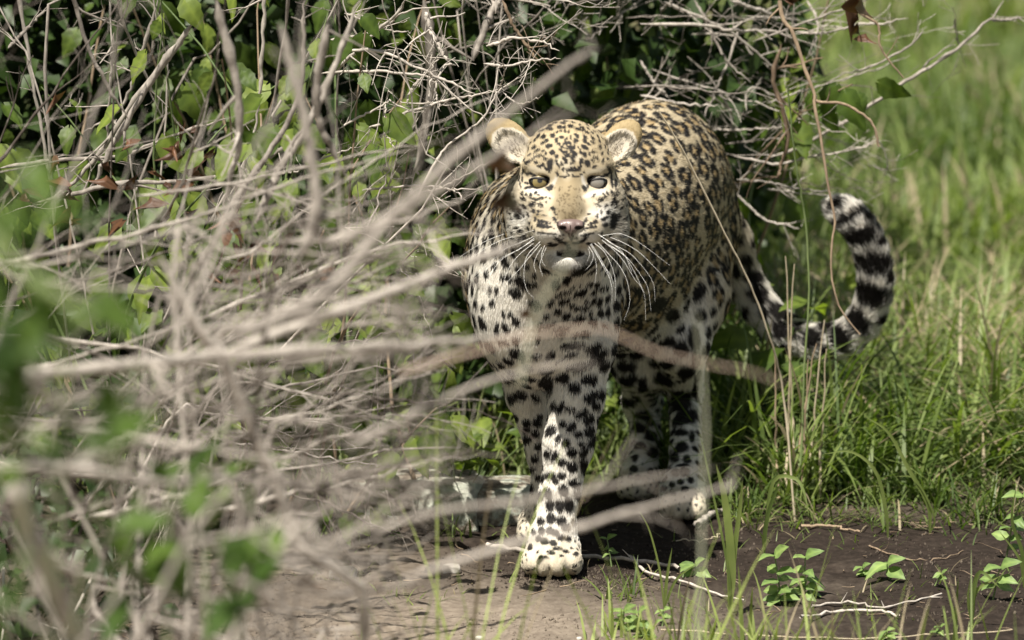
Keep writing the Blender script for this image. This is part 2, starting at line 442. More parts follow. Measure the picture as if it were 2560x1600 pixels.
# every mark: centre, long axis direction, across direction, normal, half sizes, colour, softness, ragged
MK = []
def mark(px, py, hl, hw, ang=0, col=BLACK, soft=.25, wrap=None, yoff=None):
    P, n = cast(px, py)
    if P is None: return
    a = math.radians(ang)
    t = math.cos(a) * np.array([1.0, 0, 0]) - math.sin(a) * UPV
    sc_ = (P - CAM) @ FW / SCALE
    u = -FW
    n = n if n @ u > 0 else -n
    gr = 1.0 if soft >= .5 else 1.2
    ex = 0 if soft >= .5 else .0003 + .00035 * (py < 640 and hl < 9)
    t2_ = math.sin(a) * np.array([1.0, 0, 0]) + math.cos(a) * UPV
    nu = max(.34, n @ u)                     # the mark lies on the skin; a slanted skin needs a longer one
    g1 = (hl * sc_ * gr + ex) * (t - u * (t @ n) / nu); g2 = (hw * sc_ * gr + ex) * (t2_ - u * (t2_ @ n) / nu)
    g1 = g1 - n * (g1 @ n); g2 = g2 - n * (g2 @ n)
    det = np.cross(g1, g2) @ n
    d1 = np.cross(g2, n) / det; d2 = np.cross(n, g1) / det
    MK.append((P, d1, d2, n, np.linalg.norm(g1), np.linalg.norm(g2), max(hl, hw) * sc_ * 1.3 if wrap is None else wrap, np.array(col), soft, 0))
def marks(lst, ox, oy, s, **kw):
    for m in lst:
        m = tuple(m) + (0,) * (5 - len(m)) if len(m) < 5 else m
        mark(ox + m[0] / s, oy + m[1] / s, m[2] / s, m[3] / s, m[4], **kw)
TAN = (.55, .475, .335); CREAM = (.64, .57, .43); WHITE = (.84, .81, .745); OLIVE = (.215, .17, .095); GREY = (.40, .38, .36)
# soft patches of coat colour on the face
for (x, y, a, b, g, c, s_) in [
    (1421, 500, 62, 20, 90, OLIVE, 1.6), (1423, 538, 32, 24, 0, OLIVE, 1.6), (1421, 485, 26, 24, 0, (.25, .20, .115), 1.6), (1421, 455, 22, 26, 0, (.36, .29, .17), 1.6), (1345, 545, 26, 22, 0, OLIVE, 1.6), (1498, 540, 24, 22, 0, OLIVE, 1.6), (1421, 330, 90, 45, 0, (.50, .41, .255), 1.6), (1384, 458, 19, 4, -62, (.72, .69, .62), .8),
    (1459, 455, 19, 4, 72, (.72, .69, .62), .8), (1345, 424, 28, 6, 8, CREAM, .9), (1493, 427, 28, 6, -12, CREAM, .9),
    (1345, 480, 30, 6, 14, WHITE, .8), (1492, 482, 30, 6, -12, WHITE, .8), (1355, 508, 20, 10, -30, CREAM, 1.2), (1492, 510, 20, 10, 30, CREAM, 1.2),
    (1300, 545, 26, 26, 0, WHITE, .8), (1520, 535, 26, 26, 0, WHITE, .8), (1368, 575, 34, 8, 5, CREAM, .6), (1470, 575, 30, 8, -5, CREAM, .6),
    (1372, 598, 36, 14, 0, WHITE, .6), (1465, 598, 30, 14, 0, WHITE, .6), (1427, 592, 30, 12, 0, WHITE, .6), (1425, 666, 44, 20, 0, (.64, .62, .58), .8),
    (1345, 560, 22, 14, 0, TAN, .8), (1487, 560, 18, 14, 0, TAN, .8), (1418, 420, 16, 26, 0, CREAM, .9), (1395, 405, 8, 14, 60, CREAM, .9), (1446, 395, 8, 12, -60, CREAM, .9)]:
    mark(x, y, a, b, g, c, s_, wrap=.07)
NSOFT = len(MK)
rs9 = np.random.RandomState(9)
for _ in range(34):
    mark(1421 + rs9.randn() * 16, rs9.uniform(345, 432), rs9.uniform(3, 5.5), 2.0, 90 + rs9.randn() * 25)
rsn = np.random.RandomState(4)
for _ in range(150):
    mark(1421 + rsn.randn() * 20, rsn.uniform(465, 552), rsn.uniform(1.5, 3.5), 1.3, 80 + rsn.randn() * 15, (.11, .08, .04), .7)
for (x, y, a, b, g) in [(1428, 592, 3, 9, 0), (1409, 606, 18, 3.0, 18), (1448, 606, 18, 3.0, -18), (1383, 613, 12, 3, -8), (1476, 611, 10, 3, 10), (1376, 470, 7, 4, -50), (1462, 472, 7, 4, 50), (1330, 436, 10, 3.5, 25), (1515, 438, 10, 3.5, -25)]:
    mark(x, y, a, b, g)
A = [(810,205,40,18),(960,210,50,16,5),(1010,170,40,14,10),(715,255,50,16,5),(690,315,60,28),(520,285,45,12,-20),(550,355,55,18,-10),(410,370,22,18),(355,345,25,10,-20),
(900,285,35,28),(985,293,25,22),(1110,270,50,25,10),(1160,200,45,14,15),(1240,325,50,20,10),(1330,300,45,14,25),(1355,357,35,13,10),(1430,397,30,13,10),(850,380,18,16),
(920,358,25,12),(1000,365,22,18),(1065,378,18,14),(490,460,45,20,-60),(590,470,50,32,-35),(430,530,40,16,-55),(765,445,38,30),(935,475,35,24),(835,520,30,20,-60),
(1105,475,30,14,80),(1225,445,50,24,45),(1190,550,42,28,90),(1385,470,50,20,40),(1530,505,50,18,50),(1375,545,40,24,50),(1450,605,50,14,35),(1515,570,45,16,40),
(580,585,40,18,-30),(655,535,35,24,-40),(345,600,25,15,-20),(690,645,48,34,-20),(890,605,25,16),(965,610,14,20),(1015,560,30,14,90),(1100,595,24,12,90),
(405,675,42,18,-35),(470,740,60,16,-35),(325,810,38,14,-35),(585,740,22,12,-20),(640,790,30,18,90),(755,765,40,34,-10),(945,665,24,18,90),(1055,690,20,10,90),
(1100,690,18,9,90),(1020,680,18,9,90),(1155,680,28,22),(1245,660,22,10,60),(1375,665,65,30,30),(960,760,26,12,90),(1030,760,20,12,90),(1110,750,18,9,90),
(1165,750,20,12,60),(1220,785,24,16,60),(1370,800,48,30,50),(1535,765,28,18,30),(1465,800,28,18,70),(845,845,28,20,90),(1090,810,24,10,80),(1150,800,20,10,60),
(970,860,28,16,-70),(1035,840,16,12),(1130,870,22,10,80),(1170,930,30,14,80),(1030,940,30,14,-60),(1590,880,50,18,25),(630,885,40,24),(715,970,80,55,-80),(700,1090,25,40),
(845,950,60,14,85),(910,1020,40,12,-70),(970,1090,28,20,90),(1110,1085,50,14,-65),(1200,1075,40,14,60),(1320,900,30,20,60),(1300,960,30,22,-60),(1280,1050,55,20,-80),
(1430,970,60,46,60),(1515,920,40,22,40),(1560,1035,45,20,-35),(520,835,60,18,-10),(400,885,50,14,-50),(290,960,50,28,-45),(455,955,35,20,10),(585,1010,35,18,20),
(510,1030,35,16,20),(630,1060,60,12,55),(220,920,35,14,-40),(135,1065,45,28,-55),(210,1120,55,24,-60),(15,1145,25,50),(130,1260,55,28,80),(190,1265,50,12,90),(50,1275,20,16),
(845,1145,28,12,90),(870,1195,28,18,40),(930,1225,30,12,10),(1000,1220,45,16,-20),(1080,1205,20,14),(1150,1205,30,14,10),(1220,1215,50,18),(1310,1185,25,16,-60),
(1350,1145,20,10,-60),(290,1170,50,18,20),(270,1340,35,14,20),(280,1430,45,18,-20),(340,1435,22,16,-30),(150,1370,70,10,80)]
marks(A, 1280, 280, 7.56)
B = [(405,420,24,16,-40),(320,465,35,18,90),(245,455,25,14,80),(180,440,40,12,80),(350,530,20,12),(420,545,30,18,-20),(490,525,30,16,-40),(530,515,18,14,-40),(575,500,16,10,-40),
(645,515,14,10,-60),(460,455,18,10),(470,630,30,12,-50),(515,655,26,10,-50),(580,595,20,10,-50),(205,540,35,20,10),(330,640,50,30),(375,600,25,16),(220,670,50,24,40),
(135,745,40,30,60),(275,805,35,16,70),(370,745,35,20,80),(120,830,50,30,60),(400,880,35,16,90),(440,800,14,10),(460,745,16,12,90),(500,740,12,8),(695,690,28,14,-40),
(725,712,22,12,-30),(730,765,13,10),(755,800,10,8),(640,715,10,7),(460,910,30,20,90),(520,915,24,24),(595,935,22,22),(655,945,13,13),(490,990,30,24,90),(545,1000,34,28,90),
(605,1005,30,24,90),(660,1010,18,16),(710,1045,12,8),(440,985,20,14,90),(500,1115,70,22,5),(640,1128,110,9,6),(1310,1140,130,15,-12),(740,1220,14,9),(800,1225,12,9),
(870,1215,10,8),(830,1170,14,6),(880,1160,14,6),(1095,1205,16,10),(660,1290,40,10,-10),(735,890,55,17,55),(1262,905,62,18,-65),(1600,500,28,16,80),(1545,545,30,16,90),
(1495,550,22,16,40),(1465,630,22,14),(1505,660,22,14,30),(1610,650,36,18,-50),(1530,760,28,14,80),(1650,765,40,24,90),(1640,430,35,18,60),(1570,440,14,12),(1720,430,50,22,80),
(1750,520,60,18,-70),(1710,200,120,16,82),(1690,60,60,18,70),(1780,100,80,12,80),(1790,260,60,20,85),(1800,420,70,14,80),(1770,620,70,22,90),(1700,620,30,16,80),
(1590,870,70,24,-30),(1600,980,40,34),(1460,830,30,16,90),(1435,920,30,24,90),(1405,930,24,14,90),(1355,950,20,16,90),(1300,970,12,12),(1435,1010,24,24),(1385,1015,24,20,90),
(1340,1020,20,18,90),(1295,1035,16,16),(1250,1058,16,14),(1740,860,70,55,80),(1720,980,60,45,80),(1830,820,30,12,80),(620,350,40,22,40),(1290,330,40,16,-70)]
marks(B, 1280, 420, 6.873)
CC = [(440,495,60,30,10),(550,515,40,40),(620,555,40,35,-30),(690,560,35,25),(905,555,45,35,-60),(1010,510,45,35,-40),(1110,470,60,40,-35),(1220,410,90,42,-35),(330,390,30,22,90),
(545,410,30,20,90),(630,380,30,20),(700,480,20,20),(285,620,30,15,90),(345,625,40,18,90),(1140,565,12,12),(1080,590,16,14),(1240,550,25,22),(1300,550,24,24),(1345,585,26,24),
(1390,585,24,18,90),(1270,625,28,22,-40),(1145,640,65,30,-30),(1040,630,14,14),(990,640,22,14,-30),(955,655,14,14),(915,670,14,14),(960,725,28,26),(1020,712,26,24,-20),
(855,735,38,22,-15),(1205,710,22,18),(1265,705,30,18,-50),(1325,725,40,24,-60),(1395,690,45,18,-75),(1065,762,24,16),(1115,790,32,22,10),(1195,780,40,24,-20),(1245,828,20,18),
(1330,835,42,24,90),(1395,820,50,20,-80),(930,820,32,26),(1010,855,40,28,-15),(1130,890,60,30,-25),(1255,915,42,34,30),(820,870,34,22,-20),(755,962,30,22,-20),(850,955,50,20,-25),
(970,985,85,22,-12),(1365,955,28,20,10),(960,1045,45,14,-12),(1150,1035,80,20,-8),(1060,1145,95,30,-8),(1265,1160,80,30,-30),(1050,1235,75,18,-12),(850,1245,50,30,-45),
(1110,1350,100,34,-5),(1240,1310,45,26,-25),(950,1290,45,12,-25),(1330,1300,40,32,90),(735,1085,24,22,90),(960,1450,60,40),(1240,1470,50,30,-30),(435,980,50,25,55),
(350,990,55,22,90),(400,1110,50,25,10),(530,920,34,34,30),(525,1100,35,32,90),(480,850,24,20,90),(410,845,30,15,90),(220,780,25,20,90),(300,740,25,25),(640,1360,50,22,15),(720,1250,60,20,-10)]
marks(CC, 1150, 560, 3.78)
LG = [(610,500,32,18,-20),(540,545,24,24),(620,585,32,20,-40),(672,575,20,16,90),(645,628,18,18),(525,645,24,10,5),(575,665,32,14,-35),(612,692,26,20,-40),(442,630,22,14,90),
(475,635,26,12,-60),(425,745,26,20,-50),(485,715,16,14,90),(527,728,26,16,-40),(560,765,18,16),(615,750,28,20,-50),(465,785,20,12,-60),(500,805,20,18,-40),(570,808,14,12),
(530,850,24,18),(585,850,22,20,-40),(632,790,34,14,-70),(410,855,18,18),(445,870,24,14,-60),(482,900,18,18),(530,922,24,24),(590,915,32,16,90),(425,960,26,18),(480,960,18,16),
(550,1000,24,20),(450,990,12,10),(412,1040,26,18,80),(488,1030,26,22,80),(560,1050,24,15,90),(375,1055,22,12,90),(425,1100,26,18,80),(470,1105,26,20,90),(515,1095,30,20,80),
(360,1125,18,13,90),(380,1175,18,16,90),(430,1165,22,20,90),(478,1178,22,22),(505,1205,18,16),(540,1180,16,12,90),(385,1222,16,14,90),(425,1222,16,16),(345,1225,14,10,90),
(450,1232,14,12),(370,1258,12,12),(400,1272,18,14),(480,1255,18,14),(515,1260,14,12),(440,1280,20,12,20),(380,1345,10,6,-40),(350,1400,10,5,-40),(405,1345,8,5),(460,1305,20,8),
(500,1320,14,6,20),(550,1330,12,8),(545,1385,10,8),(430,1325,16,8,10),(480,1340,10,5),(330,1300,14,8,-50),(240,595,22,20),(285,580,28,18,20),(360,595,24,12,30),(315,540,26,14,20),
(365,708,20,18),(315,710,20,16),(310,745,14,14),(355,765,20,16,20),(310,790,20,16),(370,825,16,16),(350,880,16,16),(380,680,12,10),(405,525,30,25),(335,930,14,14),(365,970,12,14),
(935,155,45,28,-30),(1000,200,38,28),(1125,90,42,28,-60),(970,315,42,24),(1045,360,36,34,40),(1105,310,50,26,80),(965,435,38,18),(1075,480,44,30,-15),(965,505,45,26,35),
(1040,585,52,32,10),(985,645,40,22,30),(1065,680,54,30,-15),(1045,755,28,16),(990,755,26,22,30),(1045,828,30,20,-10),(1012,870,22,16,90),(1072,885,16,18),(1015,945,18,16),
(1062,940,20,18),(1042,992,14,12),(1090,980,14,14),(1003,1005,12,12),(1062,1020,16,12),(1008,1050,12,8),(960,1020,14,12),(1115,555,40,14,90),(1095,775,24,12,90),
(785,515,42,26,-5),(780,445,44,24),(750,370,40,30,20),(735,550,30,30),(865,550,30,22,90),(790,605,36,24),(865,675,36,22),(850,735,34,22,20),(905,775,28,20),(910,855,26,22),
(850,820,26,16),(825,870,20,14,90),(820,930,16,14),(905,945,18,16),(880,975,14,10),(940,920,16,14),(805,965,14,10,90),(840,970,14,14),(965,860,18,20),(950,810,22,16,90),(900,710,18,14),
(660,385,40,22,-20),(690,440,26,18,-50),(1120,420,36,18,90),(1130,480,30,14,90)]
marks(LG, 1150, 680, 1.89)
T = [(1500,690,45,24,-40),(1572,765,75,27,-28),(1632,865,72,46,-15),(1695,1012,78,56,10),(1665,1175,74,58,35),(1590,1312,60,48,70),(1490,1395,58,46,80),(1335,1388,50,50,80),
(1245,1335,34,50,60),(1170,1235,60,34,35),(1060,1135,60,42,50),(1040,1045,50,36,30),(1130,1120,30,26,60),(1165,1330,50,40,30),(1300,1290,30,18,30),(1410,1330,44,16,0),(1000,960,40,30,40),(1090,1240,30,26,40),(940,1010,40,20,70)]
marks(T, 1400, 200, 2.16, wrap=.035)
for (x, y, a, b, g) in [(1342, 1428, 15, 2.2, 80), (1376, 1436, 15, 2.2, 90), (1411, 1428, 15, 2.2, 100), (1680, 1296, 9, 1.8, 85), (1704, 1300, 9, 1.8, 90), (1728, 1296, 9, 1.8, 95)]:
    mark(x, y, a, b, g, (.10, .075, .055), .6)  # crease shade between the toes painted as soft dark lines
EXPL = len(MK)
MC = np.array([m[0] for m in MK[NSOFT:]])

# ---- procedural coat elsewhere: rosettes on the back, solid spots on limbs and belly, small dots on the head
rs = np.random.RandomState(11)
def grid_of(P, cs):
    g = {}
    for i, k in enumerate(map(tuple, np.floor(P / cs).astype(int))): g.setdefault(k, []).append(i)
    return g
order = rs.permutation(len(V)); chosen = []; cg = {}
cell = .03
def near(p, r, store, pts):
    k = np.floor(p / cell).astype(int)
    for a in (-1, 0, 1):
        for b in (-1, 0, 1):
            for c in (-1, 0, 1):
                for i in store.get((k[0] + a, k[1] + b, k[2] + c), ()):
                    if ((pts[i][0] - p) ** 2).sum() < (max(r, pts[i][1])) ** 2: return True
    return False
store = {}; pts = []
for m in MK[NSOFT:]:
    pts.append((m[0], max(m[4], m[5]) * 1.0 + .006)); store.setdefault(tuple(np.floor(m[0] / cell).astype(int)), []).append(len(pts) - 1)
hl_loc = (V - HO) @ HR * 100.0
for i in order[:45000]:
    p = V[i]; wv = WH[i]; z = p[2]
    if EARW[i] > .25: continue
    inhead = HEADW[i] > .45
    if inhead:
        lx, ly, lz = hl_loc[i]
        if ly > -6 and (abs(lx) < 2.7 and lz < 2.2 or lz < -5.6 and abs(lx) < 5.2 or np.hypot((abs(lx) - 4.5) / 1.25, lz) < 2.2): continue
    if inhead: r = .0100
    elif TAILW[i] > .5: r = .036
    elif PAWW[i] > .4: r = .0095
    elif wv > .8: r = .020 if z < .2 else .026
    elif wv > .4: r = .025
    else: r = .0285
    if near(p, r, store, pts): continue
    pts.append((p, r)); store.setdefault(tuple(np.floor(p / cell).astype(int)), []).append(len(pts) - 1)
    n = NV[i]; f = FL[i] - n * (FL[i] @ n); f = nrm(f) if np.linalg.norm(f) > 1e-3 else nrm(np.cross(n, [0, 1, .3])); g = np.cross(n, f)
    if inhead: MK.append((p, f, g, n, rs.uniform(.0035, .006), rs.uniform(.0022, .0038), .01, np.array(BLACK), .3, 1))
    elif TAILW[i] > .5: MK.append((p, g, f, n, rs.uniform(.012, .018), rs.uniform(.009, .012), .03, np.array(BLACK), .3, 1))
    elif PAWW[i] > .4: MK.append((p, f, g, n, rs.uniform(.003, .005), rs.uniform(.002, .003), .01, np.array(BLACK), .3, 1))
    elif wv > .42:
        s_ = rs.uniform(.75, 1.15) * r
        MK.append((p, g, f, n, s_ * .56, s_ * .42, .03, np.array(BLACK), .25, 1))
    else:
        R0 = rs.uniform(.0112, .0134) * (1 + .06 * rs.randn()); nd = rs.choice([3, 4, 5], p=[.35, .4, .25]); a0 = rs.uniform(0, 6.28)
        MK.append((p, f, g, n, R0 * .85, R0 * .8, .02, np.array((.43, .325, .175)), .6, 1))
        for j in range(nd):
            aa = a0 + 6.283 * j / nd + rs.uniform(-.25, .25); q = p + (f * math.cos(aa) * 1.05 + g * math.sin(aa) * .95) * R0
            tt = f * -math.sin(aa) + g * math.cos(aa); uu = np.cross(n, tt)
            MK.append((q, tt, uu, n, R0 * rs.uniform(.66, .98), R0 * rs.uniform(.46, .60), .018, np.array(BLACK), .3, 1))

def wob(P, f=1.0):
    a = P * (f * 260.0)
    return (np.sin(a[:, 0] + 1.3 * np.sin(a[:, 1] * .7)) + np.sin(a[:, 1] * 1.1 + 1.7 * np.sin(a[:, 2] * .6)) + np.sin(a[:, 2] * .9 + 1.1 * np.sin(a[:, 0] * .8))) / 3

def coat(P, Wh, Ear, Nn, jit=None):
    """coat colour at skin points"""
    rs2 = np.random.RandomState(5)
    n = len(P)
    tanb = np.array(TAN); back = np.array((.48, .41, .285))
    up = np.clip((P[:, 2] - .35) / .3, 0, 1)
    base = tanb[None] * (1 - .5 * up[:, None]) + back[None] * .5 * up[:, None]
    wf = np.clip((Wh - .12) / .55, 0, 1)[:, None]; wf = wf * wf * (3 - 2 * wf)
    col = base * (1 - wf) + np.array(WHITE)[None] * wf
    col = col * (1 + .07 * wob(P, .25))[:, None]
    # ears: tan rim, pale tufted hollow, dark streaks deep inside
    loc = (P - HO) @ HR * 100.0
    for s, c, roll in EARS:
        e = Ear > .35
        sel = e & (np.sign(loc[:, 0]) == s)
        if sel.any():
            q = loc[sel] - np.array([c[0] - s * .75, 0, c[2] - 1.05]); a = math.radians(roll)
            qx = q[:, 0] * math.cos(a) - q[:, 2] * math.sin(a); qz = q[:, 0] * math.sin(a) + q[:, 2] * math.cos(a)
            r = np.sqrt(((qx + s * .3) / (4.1 if s < 0 else 3.75)) ** 2 + ((qz + .3) / (2.95 if s < 0 else 2.7)) ** 2)
            frontf = (Nn[sel] @ -FW > -.15)
            cc = np.broadcast_to(np.array((.40, .315, .17)), (sel.sum(), 3)).copy()
            inn = (r < 1.0) & frontf
            cc[inn] = np.array((.66, .61, .51))
            dk = inn & (np.sqrt(((qx + s * .5) / 1.5) ** 2 + ((qz + .2) / .8) ** 2) < 1) & (np.sin(P[sel][:, 2] * 1500 + P[sel][:, 0] * 700) > .1)
            cc[dk] = np.array((.13, .105, .085))
            backf = ~frontf
            cc[backf] = np.array((.03, .025, .02))
            col[sel] = cc
    cs = .02
    keys = np.floor(P / cs).astype(np.int64); key = (keys[:, 0] + 500) * 4000000 + (keys[:, 1] + 500) * 2000 + keys[:, 2] + 500
    od = np.argsort(key, kind='stable'); sk = key[od]
    wv = wob(P, 1.0) * .16 + (0 if jit is None else jit)
    for (c, t1, t2, nn, a, b, cth, mc, soft, st) in MK:
        R = max(a, b) * 1.35; klo = np.floor((c - R) / cs).astype(int); khi = np.floor((c + R) / cs).astype(int)
        ids = []
        for kx in range(klo[0], khi[0] + 1):
            for ky in range(klo[1], khi[1] + 1):
                k0 = (kx + 500) * 4000000 + (ky + 500) * 2000 + klo[2] + 500; k1 = k0 + khi[2] - klo[2]
                i0 = np.searchsorted(sk, k0, 'left'); i1 = np.searchsorted(sk, k1, 'right')
                if i1 > i0: ids.append(od[i0:i1])
        if not ids: continue
        ids = np.concatenate(ids); v = P[ids] - c
        u1 = (v @ t1) / (a if st else 1); u2 = (v @ t2) / (b if st else 1); u3 = (v @ nn) / cth
        r = np.sqrt(u1 * u1 + u2 * u2) + np.where(np.abs(u3) > 1, 9, 0) + (wv[ids] * (1 if soft < .5 else .3))
        m = np.clip((1.0 + soft * .5 - r) / soft, 0, 1)[:, None]
        col[ids] = col[ids] * (1 - m) + mc[None] * m
    return col

# mouth interior shade painted dark into the skin colour, socket edges black
skin = coat(V, WH, EARW, NV)
for k, q in enumerate(PR):
    if q['sub'] and q['part'] == 'head':
        d = dist(q, V); m = (d < .0012)[:, None]; skin = np.where(m, np.array([[.02, .013, .012]]), skin)

m_skin, t, out = newmat('leopard_skin')
at = N(t, 'ShaderNodeAttribute', attribute_name='col'); b = N(t, 'ShaderNodeBsdfPrincipled'); b.inputs['Roughness'].default_value = .8
dk = N(t, 'ShaderNodeMix', data_type='RGBA', blend_type='MULTIPLY'); dk.inputs[0].default_value = 1; dk.inputs[7].default_value = (.8, .78, .76, 1)
t.links.new(at.outputs['Color'], dk.inputs[6]); t.links.new(dk.outputs[2], b.inputs['Base Color']); t.links.new(b.outputs[0], out.inputs[0])
m_fur, t, out = newmat('leopard_fur')
at = N(t, 'ShaderNodeAttribute', attribute_name='col')
b = N(t, 'ShaderNodeBsdfPrincipled'); b.inputs['Roughness'].default_value = .55; b.inputs['Specular IOR Level'].default_value = .25
tr = N(t, 'ShaderNodeBsdfTranslucent'); mx = N(t, 'ShaderNodeMixShader'); mx.inputs[0].default_value = .3
t.links.new(at.outputs['Color'], b.inputs['Base Color']); t.links.new(at.outputs['Color'], tr.inputs[0])
t.links.new(b.outputs[0], mx.inputs[1]); t.links.new(tr.outputs[0], mx.inputs[2]); t.links.new(mx.outputs[0], out.inputs[0])

LEO_O = np.array([0.15, .35, 0.0])
leo = empty('leopard', LEO_O, 'spotted leopard walking onto bare soil from the dry bush, tail curled up', 'leopard')
body = link('body', mesh_np('body', V - LEO_O, Q, True, skin), leo, m_skin)

# ---- fur strands
def hairs(n, rs, dens, vis=None):
    ta = np.linalg.norm(np.cross(V[TRI[:, 1]] - V[TRI[:, 0]], V[TRI[:, 2]] - V[TRI[:, 0]]), axis=1) * dens[TRI].mean(1)
    cum = np.cumsum(ta); ti = np.searchsorted(cum, rs.rand(n) * cum[-1]); ti = np.minimum(ti, len(TRI) - 1)
    u, v = rs.rand(n), rs.rand(n); f = u + v > 1; u[f] = 1 - u[f]; v[f] = 1 - v[f]; w_ = 1 - u - v
    ip = lambda X: (X[TRI[ti, 0]].T * w_ + X[TRI[ti, 1]].T * u + X[TRI[ti, 2]].T * v).T
    return ip(V), ip(NV), ip(FL), ip(WH), ip(HL), ip(EARW), ip(HEADW), ip(TAILW)
NH = 420000
dens = np.ones(len(V)) * 1.0
dens[HEADW > .4] = 3.2; dens[EARW > .3] = 3.0; dens[PAWW > .4] = 2.0; dens[TAILW > .5] = 1.3
for q in PR:
    if q['sub'] and q['part'] == 'head': dens[dist(q, V) < .0015] = 0
dens[V[:, 2] < .006] = 0
rsh = np.random.RandomState(3)
hP, hN, hF, hW, hL, hE, hH, hT = hairs(NH, rsh, dens)
hN /= np.linalg.norm(hN, axis=1)[:, None]
hc = coat(hP, hW, hE, hN, rsh.randn(NH) * .10)
hF = hF - hN * (hF * hN).sum(1)[:, None]; hF /= np.linalg.norm(hF, axis=1)[:, None] + 1e-6
lift = np.where(hH > .4, .38, .42) + .25 * (hW > .7) * (hH < .4) + .35 * (hT > .5)
lift = lift[:, None]
D = hF + hN * lift + rsh.randn(NH, 3) * .16; D /= np.linalg.norm(D, axis=1)[:, None]
locH = (hP - HO) @ HR * 100.0
muzz = (hH > .4) & (locH[:, 1] > -1.5) & (np.abs(locH[:, 0]) < 3.6) & (locH[:, 2] > -7.5)
hL = np.where(muzz, .0022, hL)
eyeR = np.minimum(np.hypot((locH[:, 0] - 4.5) / 1.3, locH[:, 2]), np.hypot((locH[:, 0] + 4.5) / 1.3, locH[:, 2]))
hL = np.where((hH > .4) & (eyeR < 2.6) & (locH[:, 1] > -6), .0022, hL)
# long pale tufts inside the ears
tuft = (hE > .35) & (hc.sum(1) > 1.4)
hL = np.where(tuft, rsh.uniform(.006, .018, NH), hL)
D = np.where(tuft[:, None], -1.4 * hF + hN * .22 + rsh.randn(NH, 3) * .12, D); D /= np.linalg.norm(D, axis=1)[:, None]
hc = np.where(tuft[:, None], hc * rsh.choice([.30, .8, 1.15], NH, p=[.28, .32, .40])[:, None], hc)
L = hL * rsh.uniform(.7, 1.2, NH)
K = 4; tt = np.linspace(0, 1, K)
PT = hP[:, None, :] - hN[:, None, :] * .0005 + D[:, None, :] * (L[:, None] * tt[None])[:, :, None] + (hF * .5 - hN * .25)[:, None, :] * (L[:, None] * (tt ** 2)[None])[:, :, None]
PT += np.array([0, 0, -1.0])[None, None] * (L[:, None] * (tt ** 2)[None] * .12)[:, :, None]
PT[:, :, 2] = np.maximum(PT[:, :, 2], .002)
hc = np.where(((hH > .4) & (hc.sum(1) > .9))[:, None], hc * .88, hc)
hc = hc * rsh.uniform(.72, 1.12, NH)[:, None] * (1 + .10 * wob(hP, 2.3) + .08 * wob(hP, 6.0))[:, None]
hcv = bpy.data.hair_curves.new('fur')
hcv.add_curves([K] * NH)
hcv.attributes['position'].data.foreach_set('vector', (PT - LEO_O).astype(np.float32).ravel())
r0 = np.where(hH > .4, .00028, .00042)[:, None] * np.array([1, .9, .65, .15])[None]
ra = hcv.attributes.get('radius') or hcv.attributes.new('radius', 'FLOAT', 'POINT')
ra.data.foreach_set('value', r0.astype(np.float32).ravel())
ca = hcv.attributes.new('col', 'FLOAT_COLOR', 'CURVE')
c4 = np.ones((NH, 4), np.float32); c4[:, :3] = hc; ca.data.foreach_set('color', c4.ravel())
hcv.materials.append(m_fur)
fur = bpy.data.objects.new('fur', hcv); C.objects.link(fur); fur.parent = leo

# ---- eyes
def simple_mat(name, col, rough=.5, spec=.5, coat_=0.0):
    m, t, out = newmat(name); b = N(t, 'ShaderNodeBsdfPrincipled'); b.inputs['Base Color'].default_value = (*col, 1)
    b.inputs['Roughness'].default_value = rough; b.inputs['Specular IOR Level'].default_value = spec; b.inputs['Coat Weight'].default_value = coat_
    t.links.new(b.outputs[0], out.inputs[0]); return m
def vcol_mat(name, rough=.5, coat_=0.0, bump=None):
    m, t, out = newmat(name); b = N(t, 'ShaderNodeBsdfPrincipled'); at = N(t, 'ShaderNodeAttribute', attribute_name='col')
    t.links.new(at.outputs['Color'], b.inputs['Base Color']); b.inputs['Roughness'].default_value = rough; b.inputs['Coat Weight'].default_value = coat_; b.inputs['Coat Roughness'].default_value = .05
    if bump:
        tc = N(t, 'ShaderNodeTexCoord'); no = N(t, 'ShaderNodeTexNoise', i_Scale=bump, i_Detail=3.0); t.links.new(tc.outputs['Object'], no.inputs['Vector'])
        bp = N(t, 'ShaderNodeBump', i_Strength=.5, i_Distance=.0006); t.links.new(no.outputs[0], bp.inputs['Height']); t.links.new(bp.outputs[0], b.inputs['Normal'])
    t.links.new(b.outputs[0], out.inputs[0]); return m
m_eye = vcol_mat('wet_eye', .25, 1.0)
m_lid = vcol_mat('eyelid', .6)
EYE_R = 1.66; EYD = -2.36
